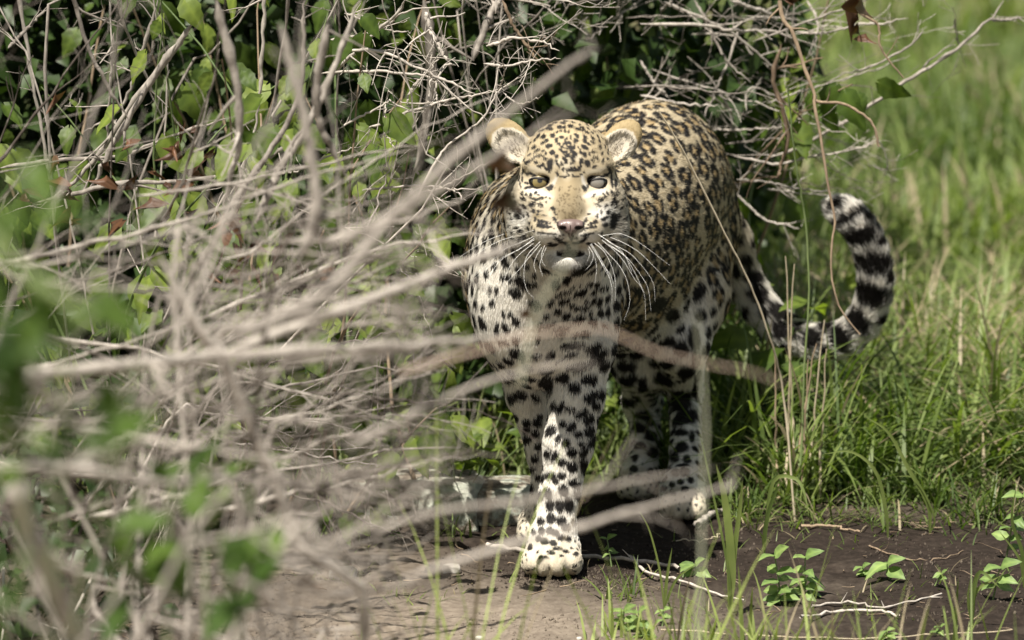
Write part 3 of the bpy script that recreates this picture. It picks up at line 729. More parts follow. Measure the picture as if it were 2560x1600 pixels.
for s, (ex, ez), tone in ((-1, (-4.55, -.05), 0), (1, (4.5, -.15), 1)):
    nu, nv = 48, 40
    th = np.linspace(0, PI * .62, nv)[:, None]; ph = np.linspace(0, 2 * PI, nu, endpoint=False)[None]
    X = np.sin(th) * np.cos(ph); Z = np.sin(th) * np.sin(ph); Y = np.broadcast_to(np.cos(th), X.shape)
    ang = np.broadcast_to(th, X.shape)
    Vc = np.stack([X, Y, Z], -1).reshape(-1, 3) * EYE_R
    # iris disc (angle < .72), dark limbus, tiny pupil set high in the left one, clouded in the right one
    jit = np.sin(ph * 23) * .06 + np.sin(ph * 41 + 1) * .05
    ir = ang / .74
    amber = np.array((.20, .155, .06)) * (0.75 + .5 * np.clip(ir, 0, 1))[..., None] * (1 + jit[..., None])
    cloud = np.broadcast_to(np.array((.20, .185, .16)), amber.shape)
    col = amber if tone == 0 else cloud
    dark = np.array((.012, .010, .009))
    e = np.clip((ir - .90) / .10, 0, 1)[..., None]; col = col * (1 - e) + dark * e
    if tone == 0:
        pu = np.clip((np.hypot(X - .03, (Z - .13)) - .22) / .05, 0, 1)[..., None]; col = col * pu + dark * (1 - pu)
    i = np.arange(nv - 1)[:, None] * nu; j = np.arange(nu)[None]; j2 = (j + 1) % nu
    F = np.stack([i + j, i + j2, i + nu + j2, i + nu + j], -1).reshape(-1, 4)
    Vw = HO + (Vc + np.array([ex, EYD, ez])) @ HR.T * .01
    eye = link('eye', mesh_np('eye', Vw - LEO_O, F, True, col.reshape(-1, 3)), leo, m_eye)
    if tone: eye['label'] = 'clouded grey eye'
    # eyelids: a shell round the ball with an almond opening
    nr = 12; na = 64; aa = np.linspace(0, 2 * PI, na, endpoint=False)
    rr = np.linspace(0, 1, nr)
    brow = .34
    ca_, sa_ = np.cos(aa), np.sin(aa)
    ax = 1.55 * ca_; az = np.where(sa_ > 0, .50, .92) * np.sign(sa_) * np.abs(sa_) ** .85 + ca_ * s * .20
    # inner corner stretched down towards the nose
    inn = np.clip(-s * ca_, 0, 1) ** 4; ax = ax + (-s) * inn * .30; az = az - inn * .42
    out_x = 2.6 * ca_; out_z = 1.9 * sa_
    VV = []; CL = []
    for q in rr:
        x = ax * (1 - q) + out_x * q; z = az * (1 - q) + out_z * q
        ball = np.sqrt(np.maximum((EYE_R + .10) ** 2 - x * x - z * z, 0.05)) + .05 * math.sin(q * 6)
        y = ball * (1 - q ** 2) + (-1.9) * q ** 2 + .10 * math.exp(-((q - .12) / .1) ** 2)
        VV.append(np.stack([x, y, z], 1))
        k = np.clip((q - np.where(sa_ > 0, .22, .17)) / .06, 0, 1)[:, None]
        up_ = np.clip(sa_, 0, 1)[:, None]
        furc = np.array((.60, .54, .42)) * (1 - .10 * up_)
        c_ = np.array((.010, .008, .008))[None] * (1 - k) + furc * k
        CL.append(c_)
    VV = np.concatenate(VV) + np.array([ex, EYD, ez]); CL = np.concatenate(CL)
    i = np.arange(nr - 1)[:, None] * na; j = np.arange(na)[None]; j2 = (j + 1) % na
    F = np.stack([i + j, i + j2, i + na + j2, i + na + j], -1).reshape(-1, 4)
    link('eyelid', mesh_np('eyelid', HO + VV @ HR.T * .01 - LEO_O, F, True, CL), leo, m_lid)

# ---- nose leather
def small_sdf(fn, lo_, hi_, gs):
    ax = [np.arange(lo_[i], hi_[i], gs) for i in range(3)]
    G = np.stack(np.meshgrid(*ax, indexing='ij'), -1); sh = G.shape[:3]
    return surface_nets(fn(G.reshape(-1, 3)).reshape(sh), np.array(lo_, float), gs)
def sm(a, b, k):
    h = np.maximum(k - np.abs(a - b), 0) / k; return np.minimum(a, b) - h * h * k * .25
I3 = np.eye(3)
def nosef(P):
    d = d_ell(P, np.array([0, 0, .35]), np.array([1.75, .75, .55]), I3)
    d = sm(d, d_ell(P, np.array([0, .25, -.25]), np.array([1.0, .8, .8]), I3), .5)
    d = sm(d, d_ell(P, np.array([0, .05, -.9]), np.array([.30, .6, .8]), I3), .3)
    for s in (-1, 1):
        d = sm(d, d_ell(P, np.array([s * 1.15, .15, .05]), np.array([.62, .7, .5]), I3), .3)
        d = np.maximum(d, -d_ell(P, np.array([s * 1.0, .75, -.28]), np.array([.42, .55, .20]), I3))
    return np.maximum(d, -d_ell(P, np.array([0, 1.05, -.6]), np.array([.05, .4, .9]), I3))
nv_, nq_ = small_sdf(nosef, (-2.2, -1.2, -2), (2.2, 1.4, 1.2), .07)
ncol = np.broadcast_to(np.array((.15, .105, .095)), nv_.shape).copy()
for s in (-1, 1):
    dd = d_ell(nv_, np.array([s * 1.05, .75, -.28]), np.array([.55, .6, .30]), I3); ncol[dd < .05] = (.02, .012, .012)
ncol[(nv_[:, 2] < -.95)] = (.06, .035, .03); ncol[np.abs(nv_[:, 0]) > 1.55] = (.04, .03, .028)
NOSE = HO + (nv_ * 1.22 + np.array([.30, 5.15, -7.05])) @ HR.T * .01
link('nose', mesh_np('nose', NOSE - LEO_O, nq_, True, ncol), leo, vcol_mat('nose_leather', .42, .25, 300))
# ---- whiskers
m_wh, t, out = newmat('whisker'); b = N(t, 'ShaderNodeBsdfPrincipled'); b.inputs['Base Color'].default_value = (.92, .91, .88, 1); b.inputs['Roughness'].default_value = .3
t.links.new(b.outputs[0], out.inputs[0])
WK = [[(700,118),(560,180),(430,235),(300,350),(180,450),(80,550)],[(700,150),(540,250),(400,330),(310,440),(250,600),(240,760),(255,870)],[(710,170),(560,290),(460,420),(410,560),(395,740)],
 [(760,165),(640,290),(610,400),(605,520),(640,640),(700,700)],[(760,190),(640,330),(560,430),(455,540),(410,620)],[(800,200),(770,290),(780,360),(810,400)],[(780,210),(715,320),(700,400),(720,460)],
 [(700,60),(640,75),(580,98)],[(500,118),(350,170),(180,270),(80,340),(0,390)],[(415,95),(270,150),(120,230),(0,312)],[(705,130),(560,240),(430,300),(270,410),(130,520)],[(820,210),(755,380),(780,490)],
 [(1310,100),(1400,160),(1520,250),(1620,400),(1700,560),(1730,640)],[(1420,125),(1530,170),(1640,230),(1720,290),(1860,430),(1990,570)],[(1350,110),(1500,90),(1620,130),(1700,180),(1800,250),(1980,390)],
 [(1270,180),(1370,270),(1440,420),(1470,560),(1465,730)],[(1300,170),(1420,300),(1510,400),(1580,540),(1605,740),(1550,910)],[(1240,185),(1330,330),(1400,470),(1440,620)],[(1230,190),(1310,320),(1350,400),(1430,560),(1435,760)],
 [(1340,150),(1460,250),(1560,370),(1650,520),(1740,650),(1755,910)],[(1360,160),(1500,260),(1600,340),(1720,500),(1780,620),(1805,820)],[(1210,200),(1260,290),(1240,370),(1185,440)],[(1250,220),(1290,400),(1275,560)],
 [(1200,210),(1225,280),(1200,360)],[(1330,360),(1340,470),(1355,590)],[(1380,180),(1480,240),(1560,300),(1600,400),(1625,450)],
 [(1330,110),(1440,190),(1580,260),(1680,350),(1820,540),(1845,730)],[(1230,190),(1340,370),(1420,480),(1460,600)]]
for wk in WK:
    n = len(wk); pts_ = []
    side = -1 if wk[0][0] < 1020 else 1
    P0, _ = cast(1150 + wk[0][0] / 3.78, 560 + wk[0][1] / 3.78)
    y0 = P0[1] if P0 is not None else -.19
    y0 = min(y0, -.15)
    for i, (a, b2) in enumerate(wk):
        pts_.append(pw(1150 + a / 3.78, 560 + b2 / 3.78, y0 - .010 - .012 * i))
    mb = MB(); Pp = smooth_path(pts_, 14); tube(mb, Pp, np.linspace(.00028, .00008, 14), 4, .9)
    mb.build('whisker', m_wh, leo, LEO_O)
# ================================================================== SURROUNDINGS
m_soil, t, out = newmat('soil')
tc = N(t, 'ShaderNodeTexCoord')
n1 = N(t, 'ShaderNodeTexNoise', i_Scale=3.0, i_Detail=6.0, i_Roughness=.65); n2 = N(t, 'ShaderNodeTexNoise', i_Scale=60.0, i_Detail=6.0, i_Roughness=.75)
n3 = N(t, 'ShaderNodeTexNoise', i_Scale=420.0, i_Detail=3.0)
for n_ in (n1, n2, n3): t.links.new(tc.outputs['Object'], n_.inputs['Vector'])
at = N(t, 'ShaderNodeAttribute', attribute_name='col'); sx = N(t, 'ShaderNodeSeparateColor'); t.links.new(at.outputs['Color'], sx.inputs[0])
moist = ramp(t, [(0.25, (.014, .011, .009)), (.5, (.027, .0205, .0165)), (.8, (.058, .044, .035))], n2.outputs[0])
dry = ramp(t, [(0.25, (.12, .096, .074)), (.5, (.20, .165, .13)), (.8, (.31, .265, .21))], n2.outputs[0])
ad = N(t, 'ShaderNodeMath', operation='MULTIPLY_ADD'); ad.inputs[1].default_value = 1.5; ad.inputs[2].default_value = -.75; t.links.new(n1.outputs[0], ad.inputs[0])
a2 = N(t, 'ShaderNodeMath', operation='ADD'); a2.use_clamp = True; t.links.new(ad.outputs[0], a2.inputs[0]); t.links.new(sx.outputs[0], a2.inputs[1])
mx = N(t, 'ShaderNodeMix', data_type='RGBA'); t.links.new(a2.outputs[0], mx.inputs[0]); t.links.new(moist.outputs[0], mx.inputs[6]); t.links.new(dry.outputs[0], mx.inputs[7])
gr = ramp(t, [(.3, (.05, .065, .02)), (.7, (.09, .12, .04))], n2.outputs[0])
m2 = N(t, 'ShaderNodeMix', data_type='RGBA'); t.links.new(sx.outputs[1], m2.inputs[0]); t.links.new(mx.outputs[2], m2.inputs[6]); t.links.new(gr.outputs[0], m2.inputs[7])
b = N(t, 'ShaderNodeBsdfPrincipled'); b.inputs['Roughness'].default_value = .9; b.inputs['Specular IOR Level'].default_value = .08
t.links.new(m2.outputs[2], b.inputs['Base Color'])
bp = N(t, 'ShaderNodeBump', i_Strength=.6, i_Distance=.006); t.links.new(n2.outputs[0], bp.inputs['Height'])
bp2 = N(t, 'ShaderNodeBump', i_Strength=.5, i_Distance=.0015); t.links.new(n3.outputs[0], bp2.inputs['Height']); t.links.new(bp.outputs[0], bp2.inputs['Normal'])
t.links.new(bp2.outputs[0], b.inputs['Normal']); t.links.new(b.outputs[0], out.inputs[0])

def vnoise(x, y, seed=0):
    xi = np.floor(x).astype(int); yi = np.floor(y).astype(int); fx = x - xi; fy = y - yi
    fx = fx * fx * (3 - 2 * fx); fy = fy * fy * (3 - 2 * fy)
    def hsh(a, b):
        h = (a * 374761393 + b * 668265263 + seed * 69069) & 0x7fffffff
        h = ((h ^ (h >> 13)) * 1274126177) & 0x7fffffff
        return (h & 0xffff) / 65535.0
    return (hsh(xi, yi) * (1 - fx) + hsh(xi + 1, yi) * fx) * (1 - fy) + (hsh(xi, yi + 1) * (1 - fx) + hsh(xi + 1, yi + 1) * fx) * fy
def fbm(x, y, o=4, seed=0):
    s = 0; a = .5
    for k in range(o): s = s + a * vnoise(x * 2 ** k, y * 2 ** k, seed + k); a *= .5
    return s
def edge_y(x):
    return .60 + .22 * (fbm(x * 5 + 7, x * 0 + .3, 4) - .47) * 2 - .14 * np.clip(x - .45, 0, 1)
def edge_old(x):      # where the grass begins behind the bare soil
    return .62 + .10 * (fbm(x * 3 + 7, x * 0 + .3, 3) - .5) * 2 - .10 * np.clip(x - .5, 0, 1)
def gz(x, y):
    x = np.asarray(x, float); y = np.asarray(y, float)
    flat = np.clip(np.minimum(np.hypot((x - .065) / .09, (y - .05) / .12), np.hypot((x - .25) / .14, (y - .62) / .16)) - .8, 0, 1)
    rise = np.clip((y - edge_y(x)) / .15, 0, 1) * .018
    return ((fbm(x * 9, y * 9, 4, 3) - .47) * .022 + (fbm(x * 40, y * 40, 3, 9) - .44) * .012) * (.25 + .75 * flat) * np.where(flat > 0, 1, .3) + rise * np.where(x > .30, 1, .3) - .002
def axis(lo_, hi_, step, far):
    a = np.arange(lo_, hi_, step); g = step; l = [lo_]; h = [a[-1]]
    while l[-1] > -far: g *= 1.35; l.append(l[-1] - g)
    g = step
    while h[-1] < far: g *= 1.35; h.append(h[-1] + g)
    return np.array(l[1:][::-1] + list(a) + h[1:])
gx = axis(-1.1, 1.25, .009, 260); gy = axis(-1.1, 1.2, .009, 260)
GX, GY = np.meshgrid(gx, gy, indexing='ij')
GZ = gz(GX, GY)
dryp = np.exp(-(((GX + .10) / .40) ** 2 + ((GY + .40) / .30) ** 2)) * 1.3 + .75 * np.exp(-(((GX + .35) / .30) ** 2 + ((GY - .12) / .22) ** 2)) + .25 * np.exp(-(((GX - .45) / .3) ** 2 + ((GY - .55) / .07) ** 2)) - .08 + .9 * (GY < -.9)
grs = np.clip((GY - edge_y(GX) - .05) / .35, 0, 1) * np.where(GX > -.2, 1, .6)
cols = np.stack([dryp, grs, 0 * dryp], -1).reshape(-1, 3)
nx, ny = len(gx), len(gy); i = np.arange(nx - 1)[:, None] * ny; j = np.arange(ny - 1)[None]
Fg = np.stack([i + j, i + ny + j, i + ny + j + 1, i + j + 1], -1).reshape(-1, 4)
soil = link('soil', mesh_np('soil', np.stack([GX, GY, GZ], -1).reshape(-1, 3), Fg, True, cols), None, m_soil); tag(soil, kind='structure')
def G(px, py):
    p = pg(px, py); p[2] = gz(p[0], p[1]); return p

M_TWIG = bark_mat('dry_twig_bark', (.05, .038, .029), (.50, .45, .395), 90)
M_BROWN = bark_mat('brown_stalk', (.10, .065, .04), (.40, .30, .20), 90)
M_GREENSTEM = bark_mat('green_stem', (.06, .10, .03), (.20, .26, .10), 60, .6)
M_LEAF = leaf_mat('broad_green_leaf', (.050, .085, .014), (.30, .375, .075), .40)
M_SEED = leaf_mat('seedling_leaf', (.12, .19, .06), (.27, .36, .12), .28)
M_SHADE = leaf_mat('shade_dark_leaf', (.014, .03, .006), (.05, .09, .018), .15)  # darker copy of the green leaf, shade of the bush gaps put into its colour
M_GRASS = leaf_mat('grass_blade', (.06, .10, .022), (.32, .38, .12), .35, veins=False)
M_DEAD = leaf_mat('dead_leaf', (.05, .026, .016), (.20, .095, .045), .2)
M_STRAW = bark_mat('dry_straw', (.24, .19, .12), (.58, .50, .36), 80)

# ---- leaves
def leaf_mesh(name, L=.06, Wd=.04, serr=.06, seed=0, fold=.25, droop=.25, n=9, heart=True, curl=0.0):
    r_ = np.random.RandomState(seed); t_ = np.linspace(0, 1, n)
    prof = np.sin(PI * t_ ** (.62 if heart else .85)) ** .85 * (1 - .25 * t_); prof[0] = .10 if heart else .02; prof[-1] = 0.0
    prof = prof / prof.max(); Vv = []; cc = []
    us = [-1, -.5, 0, .5, 1]
    for k, tt_ in enumerate(t_):
        for u in us:
            wv_ = prof[k] * Wd / 2 * (1 + (serr * (1 if k % 2 else -1)) * abs(u) + .04 * r_.randn())
            x = u * wv_; y = tt_ * L - (.006 if heart and abs(u) > .6 and k == 0 else 0)
            z = fold * abs(x) - droop * L * tt_ ** 2 + .04 * L * math.sin(tt_ * 9 + seed) * abs(u) + curl * x * x / Wd * 6
            Vv.append((x, y, z)); cc.append((r_.uniform(-.05, .05), 1.0 if u == 0 else (.45 if (k % 2 and abs(u) == .5) else .1), 0))
    F = []
    for k in range(n - 1):
        for q in range(4): a = k * 5 + q; F.append((a, a + 1, a + 6, a + 5))
    return mesh_np(name, np.array(Vv), np.array(F), True, np.array(cc))
LEAVES = [leaf_mesh('leaf', .060 * s_, .040 * s_, .07, k, fo, dr) for k, (s_, fo, dr) in enumerate([(1, .2, .2), (1.15, .35, .35), (.85, .15, .1), (.7, .3, .4), (1.25, .1, .3)])]
for me in LEAVES: me.materials.append(M_LEAF)
SEEDL = [leaf_mesh('leaf', .030, .017, .01, 20 + k, .25, .2 + .2 * k, 7, False) for k in range(3)]
for me in SEEDL: me.materials.append(M_SEED)
DEADL = [leaf_mesh('leaf', .05, .026, .05, 40 + k, .9, 1.1, 9, False, 1.3) for k in range(2)]
for me in DEADL: me.materials.append(M_DEAD)

def place_leaf(me, p, direc, up=(0, 0, 1), s=1.0, parent=None, origin=(0, 0, 0), roll=0.0, name='leaf'):
    d = Vector(direc).normalized(); u = Vector(up); z = (u - d * u.dot(d)); z = z.normalized() if z.length > 1e-4 else Vector((0, -1, 0))
    x = d.cross(z).normalized(); M = Matrix((x, d, z)).transposed().to_4x4() @ Matrix.Rotation(roll, 4, 'Y')
    M.translation = Vector(tuple(np.asarray(p) - np.asarray(origin)))
    o = bpy.data.objects.new(name, me); C.objects.link(o); o.matrix_basis = M @ Matrix.Scale(s, 4)
    if parent is not None: o.parent = parent
    return o

CLIP = [None]
def clipped(P):
    """a branch ends where it would reach the clear space round the animal"""
    if CLIP[0] is None: return P
    v = P - CAM; d = v @ FW; px_ = 1280 + v[:, 0] / d * SCALE; py_ = 800 - (v @ UPV) / d * SCALE
    ok = CLIP[0](px_, py_)
    if ok.all(): return P
    k = int(np.argmin(ok)); return P[:k] if k >= 3 else None
def grow_path(p, d, L, r_, n=9, wander=.25, grav=0.0):
    P = [np.asarray(p, float)]; d = nrm(d); st = L / (n - 1)
    bend = r_.randn(3) * wander * .5
    for k in range(n - 1):
        d = nrm(d + bend * .25 + r_.randn(3) * wander * .35 + np.array([0, 0, -grav * .2])); P.append(P[-1] + d * st)
    return np.array(P)

LX = [-50, 200, 300, 450, 600, 760, 900, 1050, 1200, 1350, 1600]; LV = [1620, 1480, 1180, 1140, 1110, 1150, 1180, 1200, 1180, 1120, 1000]
BX = [1400, 1480, 1600, 1700, 1800, 1850, 1880, 1960, 2100, 2300, 2500]; BV = [200, 262, 228, 245, 330, 450, 640, 720, 560, 420, 200]
def twigs_on(mb, P, R, r_, n, Lm, lvl=1, tone=.5, up=.15, sub=3):
    """side twigs along a path, each with its own smaller twigs and little bud stubs"""
    for _ in range(n):
        k = r_.randint(1, len(P) - 1); d0 = nrm(P[min(k + 1, len(P) - 1)] - P[k - 1])
        d = nrm(d0 * r_.uniform(.3, 1.0) + nrm(r_.randn(3) * [1, .6, 1]) * .75 + [0, 0, up]); L = Lm * r_.uniform(.4, 1.2)
        Q = clipped(grow_path(P[k], d, L, r_, 8, .24))
        if Q is None: continue
        rr = np.linspace(R[k] * .6, max(.0005, R[k] * .2), len(Q))
        tube(mb, Q, rr, 4, tone + r_.uniform(-.12, .12))
        if lvl > 0: twigs_on(mb, Q, rr, r_, sub, Lm * .45, lvl - 1, tone, up)

def branch(parent, org, P, r0, r1, r_, mat, tone=.5, ntw=6, Lt=.12, lvl=1, sides=7, n=24, kink=.004, sub=3, name='branch'):
    P = smooth_path(P, n); P = P + r_.randn(len(P), 3) * kink * np.linspace(.3, 1, len(P))[:, None]
    tq = np.linspace(0, 1, len(P)); R = np.linspace(r0, r1, len(P)) * (1 + .07 * r_.randn(len(P)) + .35 * (r_.rand(len(P)) < .12)) * np.clip((1.02 - tq) / .16, .12, 1) ** .7 * np.clip((tq + .02) / .10, .2, 1); mb = MB(); tube(mb, P, R, sides, tone)
    if ntw: twigs_on(mb, P, R, r_, ntw, Lt, lvl, tone, .15, sub)
    return mb.build(name, mat, parent, org)

# ---------------------------------------------------------------- leafy shrubs behind the dry twigs
def leafy_shrub(x, y, h, nst, nlf, label, seed, spread=.25, scale=1.0):
    r_ = np.random.RandomState(seed); org = np.array([x, y, float(gz(x, y))]); th = empty('leafy_shrub', org, label, 'shrub', 'leafy green shrubs behind the dry twigs')
    sts = []
    for k in range(nst):
        d = nrm([r_.randn() * spread, r_.randn() * spread * .6 - .10, 1]); P = grow_path(org + [r_.randn() * .05, r_.randn() * .05, -.01], d, h * r_.uniform(.7, 1.1), r_, 14, .22)
        if y < 1.0:
            CLIP[0] = lambda a, b_: a < 1150; P2 = clipped(P); CLIP[0] = None
            if P2 is not None and len(P2) < 14: P = smooth_path(P2, 14)
            elif P2 is None: continue
        mb = MB(); tube(mb, P, np.linspace(.0042, .0012, 14), 5, .4 + .2 * r_.rand()); mb.build('stem', M_GREENSTEM if k % 2 else M_BROWN, th, org); sts.append(P)
    for k in range(int(nlf * 2.4)):
        P = sts[r_.randint(len(sts))]; q = r_.uniform(2.5, 12.99); i_ = int(q); p = P[i_] * (1 - q + i_) + P[min(13, i_ + 1)] * (q - i_)
        a = r_.uniform(0, 2 * PI); side = np.array([math.cos(a), math.sin(a) * .8 - .35, r_.uniform(-.15, .3)]); p2 = p + side * r_.uniform(.015, .06)
        vv = p2 - CAM; px_ = 1280 + vv[0] / (vv @ FW) * SCALE; py_ = 800 - (vv @ UPV) / (vv @ FW) * SCALE
        if p2[1] < 1.0 and 1150 < px_ < 1880 and py_ > 90: continue
        d = nrm(side * [1, .6, 0] * .7 + [0, -.1, -r_.uniform(.35, 1.2)])
        nrmv = nrm(np.array([-.25, -.75, .62]) + r_.randn(3) * .32)
        place_leaf(LEAVES[r_.randint(5)], p2, d, nrmv, r_.uniform(.65, 1.15) * scale, th, org, r_.uniform(-.3, .3))
    return th
specs = [(-.86, .12, .98, 6, 50, 'leafy shrub with broad toothed leaves at the far left edge, lit from above'),
 (-.66, .22, 1.05, 6, 52, 'leafy shrub second from the left edge, leaves hanging between grey dry stems'),
 (-.46, .16, 1.0, 6, 46, 'leafy shrub behind the tallest leaning dry stems, left of the big blurred diagonal branch'),
 (-.28, .26, 1.0, 6, 44, 'leafy shrub with large heart-shaped leaves left of the leopard, above the dry tangle'),
 (-.12, .50, 1.0, 6, 42, 'leafy shrub with dark leaves just left of and behind the leopard head'),
 (.06, 1.15, 1.05, 5, 46, 'leafy shrub growing directly behind the leopard ears and neck'),
 (.26, 1.30, 1.0, 5, 42, 'leafy shrub rising over the leopard rump at the end of the bush'),
 (-.75, .70, 1.2, 5, 46, 'tall leafy shrub standing in shade behind the two at the left edge'),
 (-.40, .80, 1.2, 5, 46, 'tall shaded leafy shrub behind the middle of the dry thicket')]
for k, sp in enumerate(specs): leafy_shrub(*sp, seed=100 + k)
# low broad-leaved plants at the leopard's feet
def low_plant(x, y, n, label, seed, s=1.0, grp='low broad-leaved plants under the bush'):
    r_ = np.random.RandomState(seed); org = np.array([x, y, float(gz(x, y))]); th = empty('low_plant', org, label, 'plant', grp); mb = MB()
    for k in range(n):
        d = nrm([r_.randn() * .5, r_.randn() * .4 - .2, 1]); P = grow_path(org, d, r_.uniform(.05, .20) * s, r_, 6, .2); tube(mb, P, np.linspace(.002, .001, 6), 4, .5)
        place_leaf(LEAVES[r_.randint(5)], P[-1], nrm([r_.randn(), r_.randn() - .3, r_.uniform(-.5, .2)]), nrm([-.3, -.4, .8]), r_.uniform(.5, .95) * s, th, org)
    mb.build('stem', M_GREENSTEM, th, org)
for k, (px_, y_, n_, lab) in enumerate([(1500, .95, 16, 'yellow-green leafy plant seen between the front and hind legs of the leopard'), (1120, .45, 12, 'low leafy plant left of the leopard shoulder in the shade'),
        (1180, .62, 10, 'broad leaves lying behind the lichened rock beside the front legs'), (1600, 1.1, 10, 'leafy plant low down behind the leopard hind legs'),
        (1900, 1.0, 16, 'bright leafy plant just right of the leopard rump above the tail base'), (1850, 1.5, 14, 'leafy bush foot at the edge of the open grass')]):
    low_plant(float(pw(px_, 900, y_)[0]), y_, n_, lab, 300 + k, 1.0 if k < 4 else 1.5)

# dense shaded undergrowth filling the heart of the bush
def leaf_cloud(name, n, box, label, cat, seed, s=(.6, 1.2), keep=None, mat=None):
    r_ = np.random.RandomState(seed); base = np.array([(0, 0, 0), (.5, .35, .12), (0, 1, -.25), (-.5, .35, .12)]) * [.040, .060, .060]
    P = r_.uniform([b_[0] for b_ in box], [b_[1] for b_ in box], (n, 3))
    if keep is not None: P = P[keep(P)]
    n = len(P); d = r_.randn(n, 3) * [.8, .8, .4] + [0, -.2, -.5]; d /= np.linalg.norm(d, axis=1)[:, None]
    u = r_.randn(n, 3) * .6 + [-.3, -.3, .7]; z = u - d * (u * d).sum(1)[:, None]; z /= np.linalg.norm(z, axis=1)[:, None]; x = np.cross(d, z)
    S = r_.uniform(s[0], s[1], n)[:, None, None]
    Vv = P[:, None, :] + S * (base[None, :, 0:1] * x[:, None, :] + base[None, :, 1:2] * d[:, None, :] + base[None, :, 2:3] * z[:, None, :])
    F = np.arange(n * 4).reshape(n, 4); cc = np.repeat(np.stack([r_.uniform(-.2, .2, n), np.zeros(n) + .15, np.zeros(n)], 1), 4, 0)
    tri = np.concatenate([F[:, [0, 1, 2]], F[:, [0, 2, 3]]])
    o = link(name, mesh_np(name, Vv.reshape(-1, 3), tri, False, cc), None, mat or M_LEAF)
    return tag(o, label, cat, kind='stuff')
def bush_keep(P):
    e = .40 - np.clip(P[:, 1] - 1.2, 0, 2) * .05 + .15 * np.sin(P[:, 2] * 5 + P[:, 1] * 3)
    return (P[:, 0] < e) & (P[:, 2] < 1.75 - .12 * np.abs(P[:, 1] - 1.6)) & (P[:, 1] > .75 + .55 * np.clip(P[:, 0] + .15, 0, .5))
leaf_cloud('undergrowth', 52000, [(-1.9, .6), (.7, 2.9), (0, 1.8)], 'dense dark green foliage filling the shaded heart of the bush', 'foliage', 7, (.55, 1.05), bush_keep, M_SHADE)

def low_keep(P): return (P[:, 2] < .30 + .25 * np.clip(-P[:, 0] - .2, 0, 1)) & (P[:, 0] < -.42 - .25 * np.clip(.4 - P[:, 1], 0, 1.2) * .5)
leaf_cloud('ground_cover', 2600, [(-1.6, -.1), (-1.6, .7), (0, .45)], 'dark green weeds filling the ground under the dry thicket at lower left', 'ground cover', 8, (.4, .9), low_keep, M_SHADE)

# ---------------------------------------------------------------- dry shrubs
def dry_shrub(org, label, seed, count, region, yr, rad, lenr, dirv, tone=.62, mat=None, ntw=5, Lt=.16, lvl=1, spread=.5, group='dry leafless shrubs around the leopard', extra=(), kink=.003, cat='shrub', sub=3, right_clip=False, jut=0):
    """count branches that start in a photo-visible box (region) and fan out along dirv"""
    r_ = np.random.RandomState(seed); org = np.array([org[0], org[1], float(gz(org[0], org[1]))]); th = empty('dry_shrub', org, label, cat, group)
    for k in range(count):
        y_ = r_.uniform(*yr); sx_ = r_.uniform(region[0], region[2]); off_l = region[0] < 0 and sx_ < 300 and dirv[0] > .5
        if off_l: sx_ = -150.0
        p0 = pw(sx_, r_.uniform(region[1], region[3]), y_)
        d = nrm(np.array(dirv) + r_.randn(3) * np.array([1, .5, .8]) * spread); L = r_.uniform(*lenr) + (.15 if off_l else 0)
        if off_l: d[0] = abs(d[0])
        Q = grow_path(p0, d, L, r_, 8, .22); rr = r_.uniform(*rad)
        # carry the lower end back to the rootstock
        foot = org + [r_.randn() * .05, r_.randn() * .05, 0]
        if right_clip: CLIP[0] = lambda a, b_: b_ < np.interp(a, BX, BV)
        else:
            off_ = r_.randn() * 70 - 40 + jut * abs(r_.randn()); CLIP[0] = lambda a, b_: a < np.interp(b_, LX, LV) + off_
        Q = clipped(Q)
        if Q is None: continue
        if r_.rand() < (0 if right_clip else .5) and np.linalg.norm(foot - p0) < 1.1: Q = np.vstack([foot, .55 * foot + .45 * p0 + r_.randn(3) * .04, Q])
        branch(th, org, Q, rr, rr * .25, r_, mat or M_TWIG, tone + r_.uniform(-.45, .45), ntw, Lt, lvl, 6, 20, kink, sub)
    CLIP[0] = None
    for e in extra:
        pts_, ya, yb, ra, rb, tn = e[:6]
        P = [pw(a, b_, ya + (yb - ya) * i_ / max(1, len(pts_) - 1)) for i_, (a, b_) in enumerate(pts_)]
        branch(th, org, P, ra, rb, r_, e[6] if len(e) > 6 and e[6] is not None else (mat or M_TWIG), tn, e[7] if len(e) > 7 else 3, e[8] if len(e) > 8 else .08, 1, 8, 30, .0015, 2)
    return th
def cv(lst, ox, oy, s): return [(ox + a / s, oy + b_ / s) for a, b_ in lst]
c7 = lambda l: cv(l, 700, 0, 3.024)
cr = lambda l: cv(l, 1600, 0, 2.52)
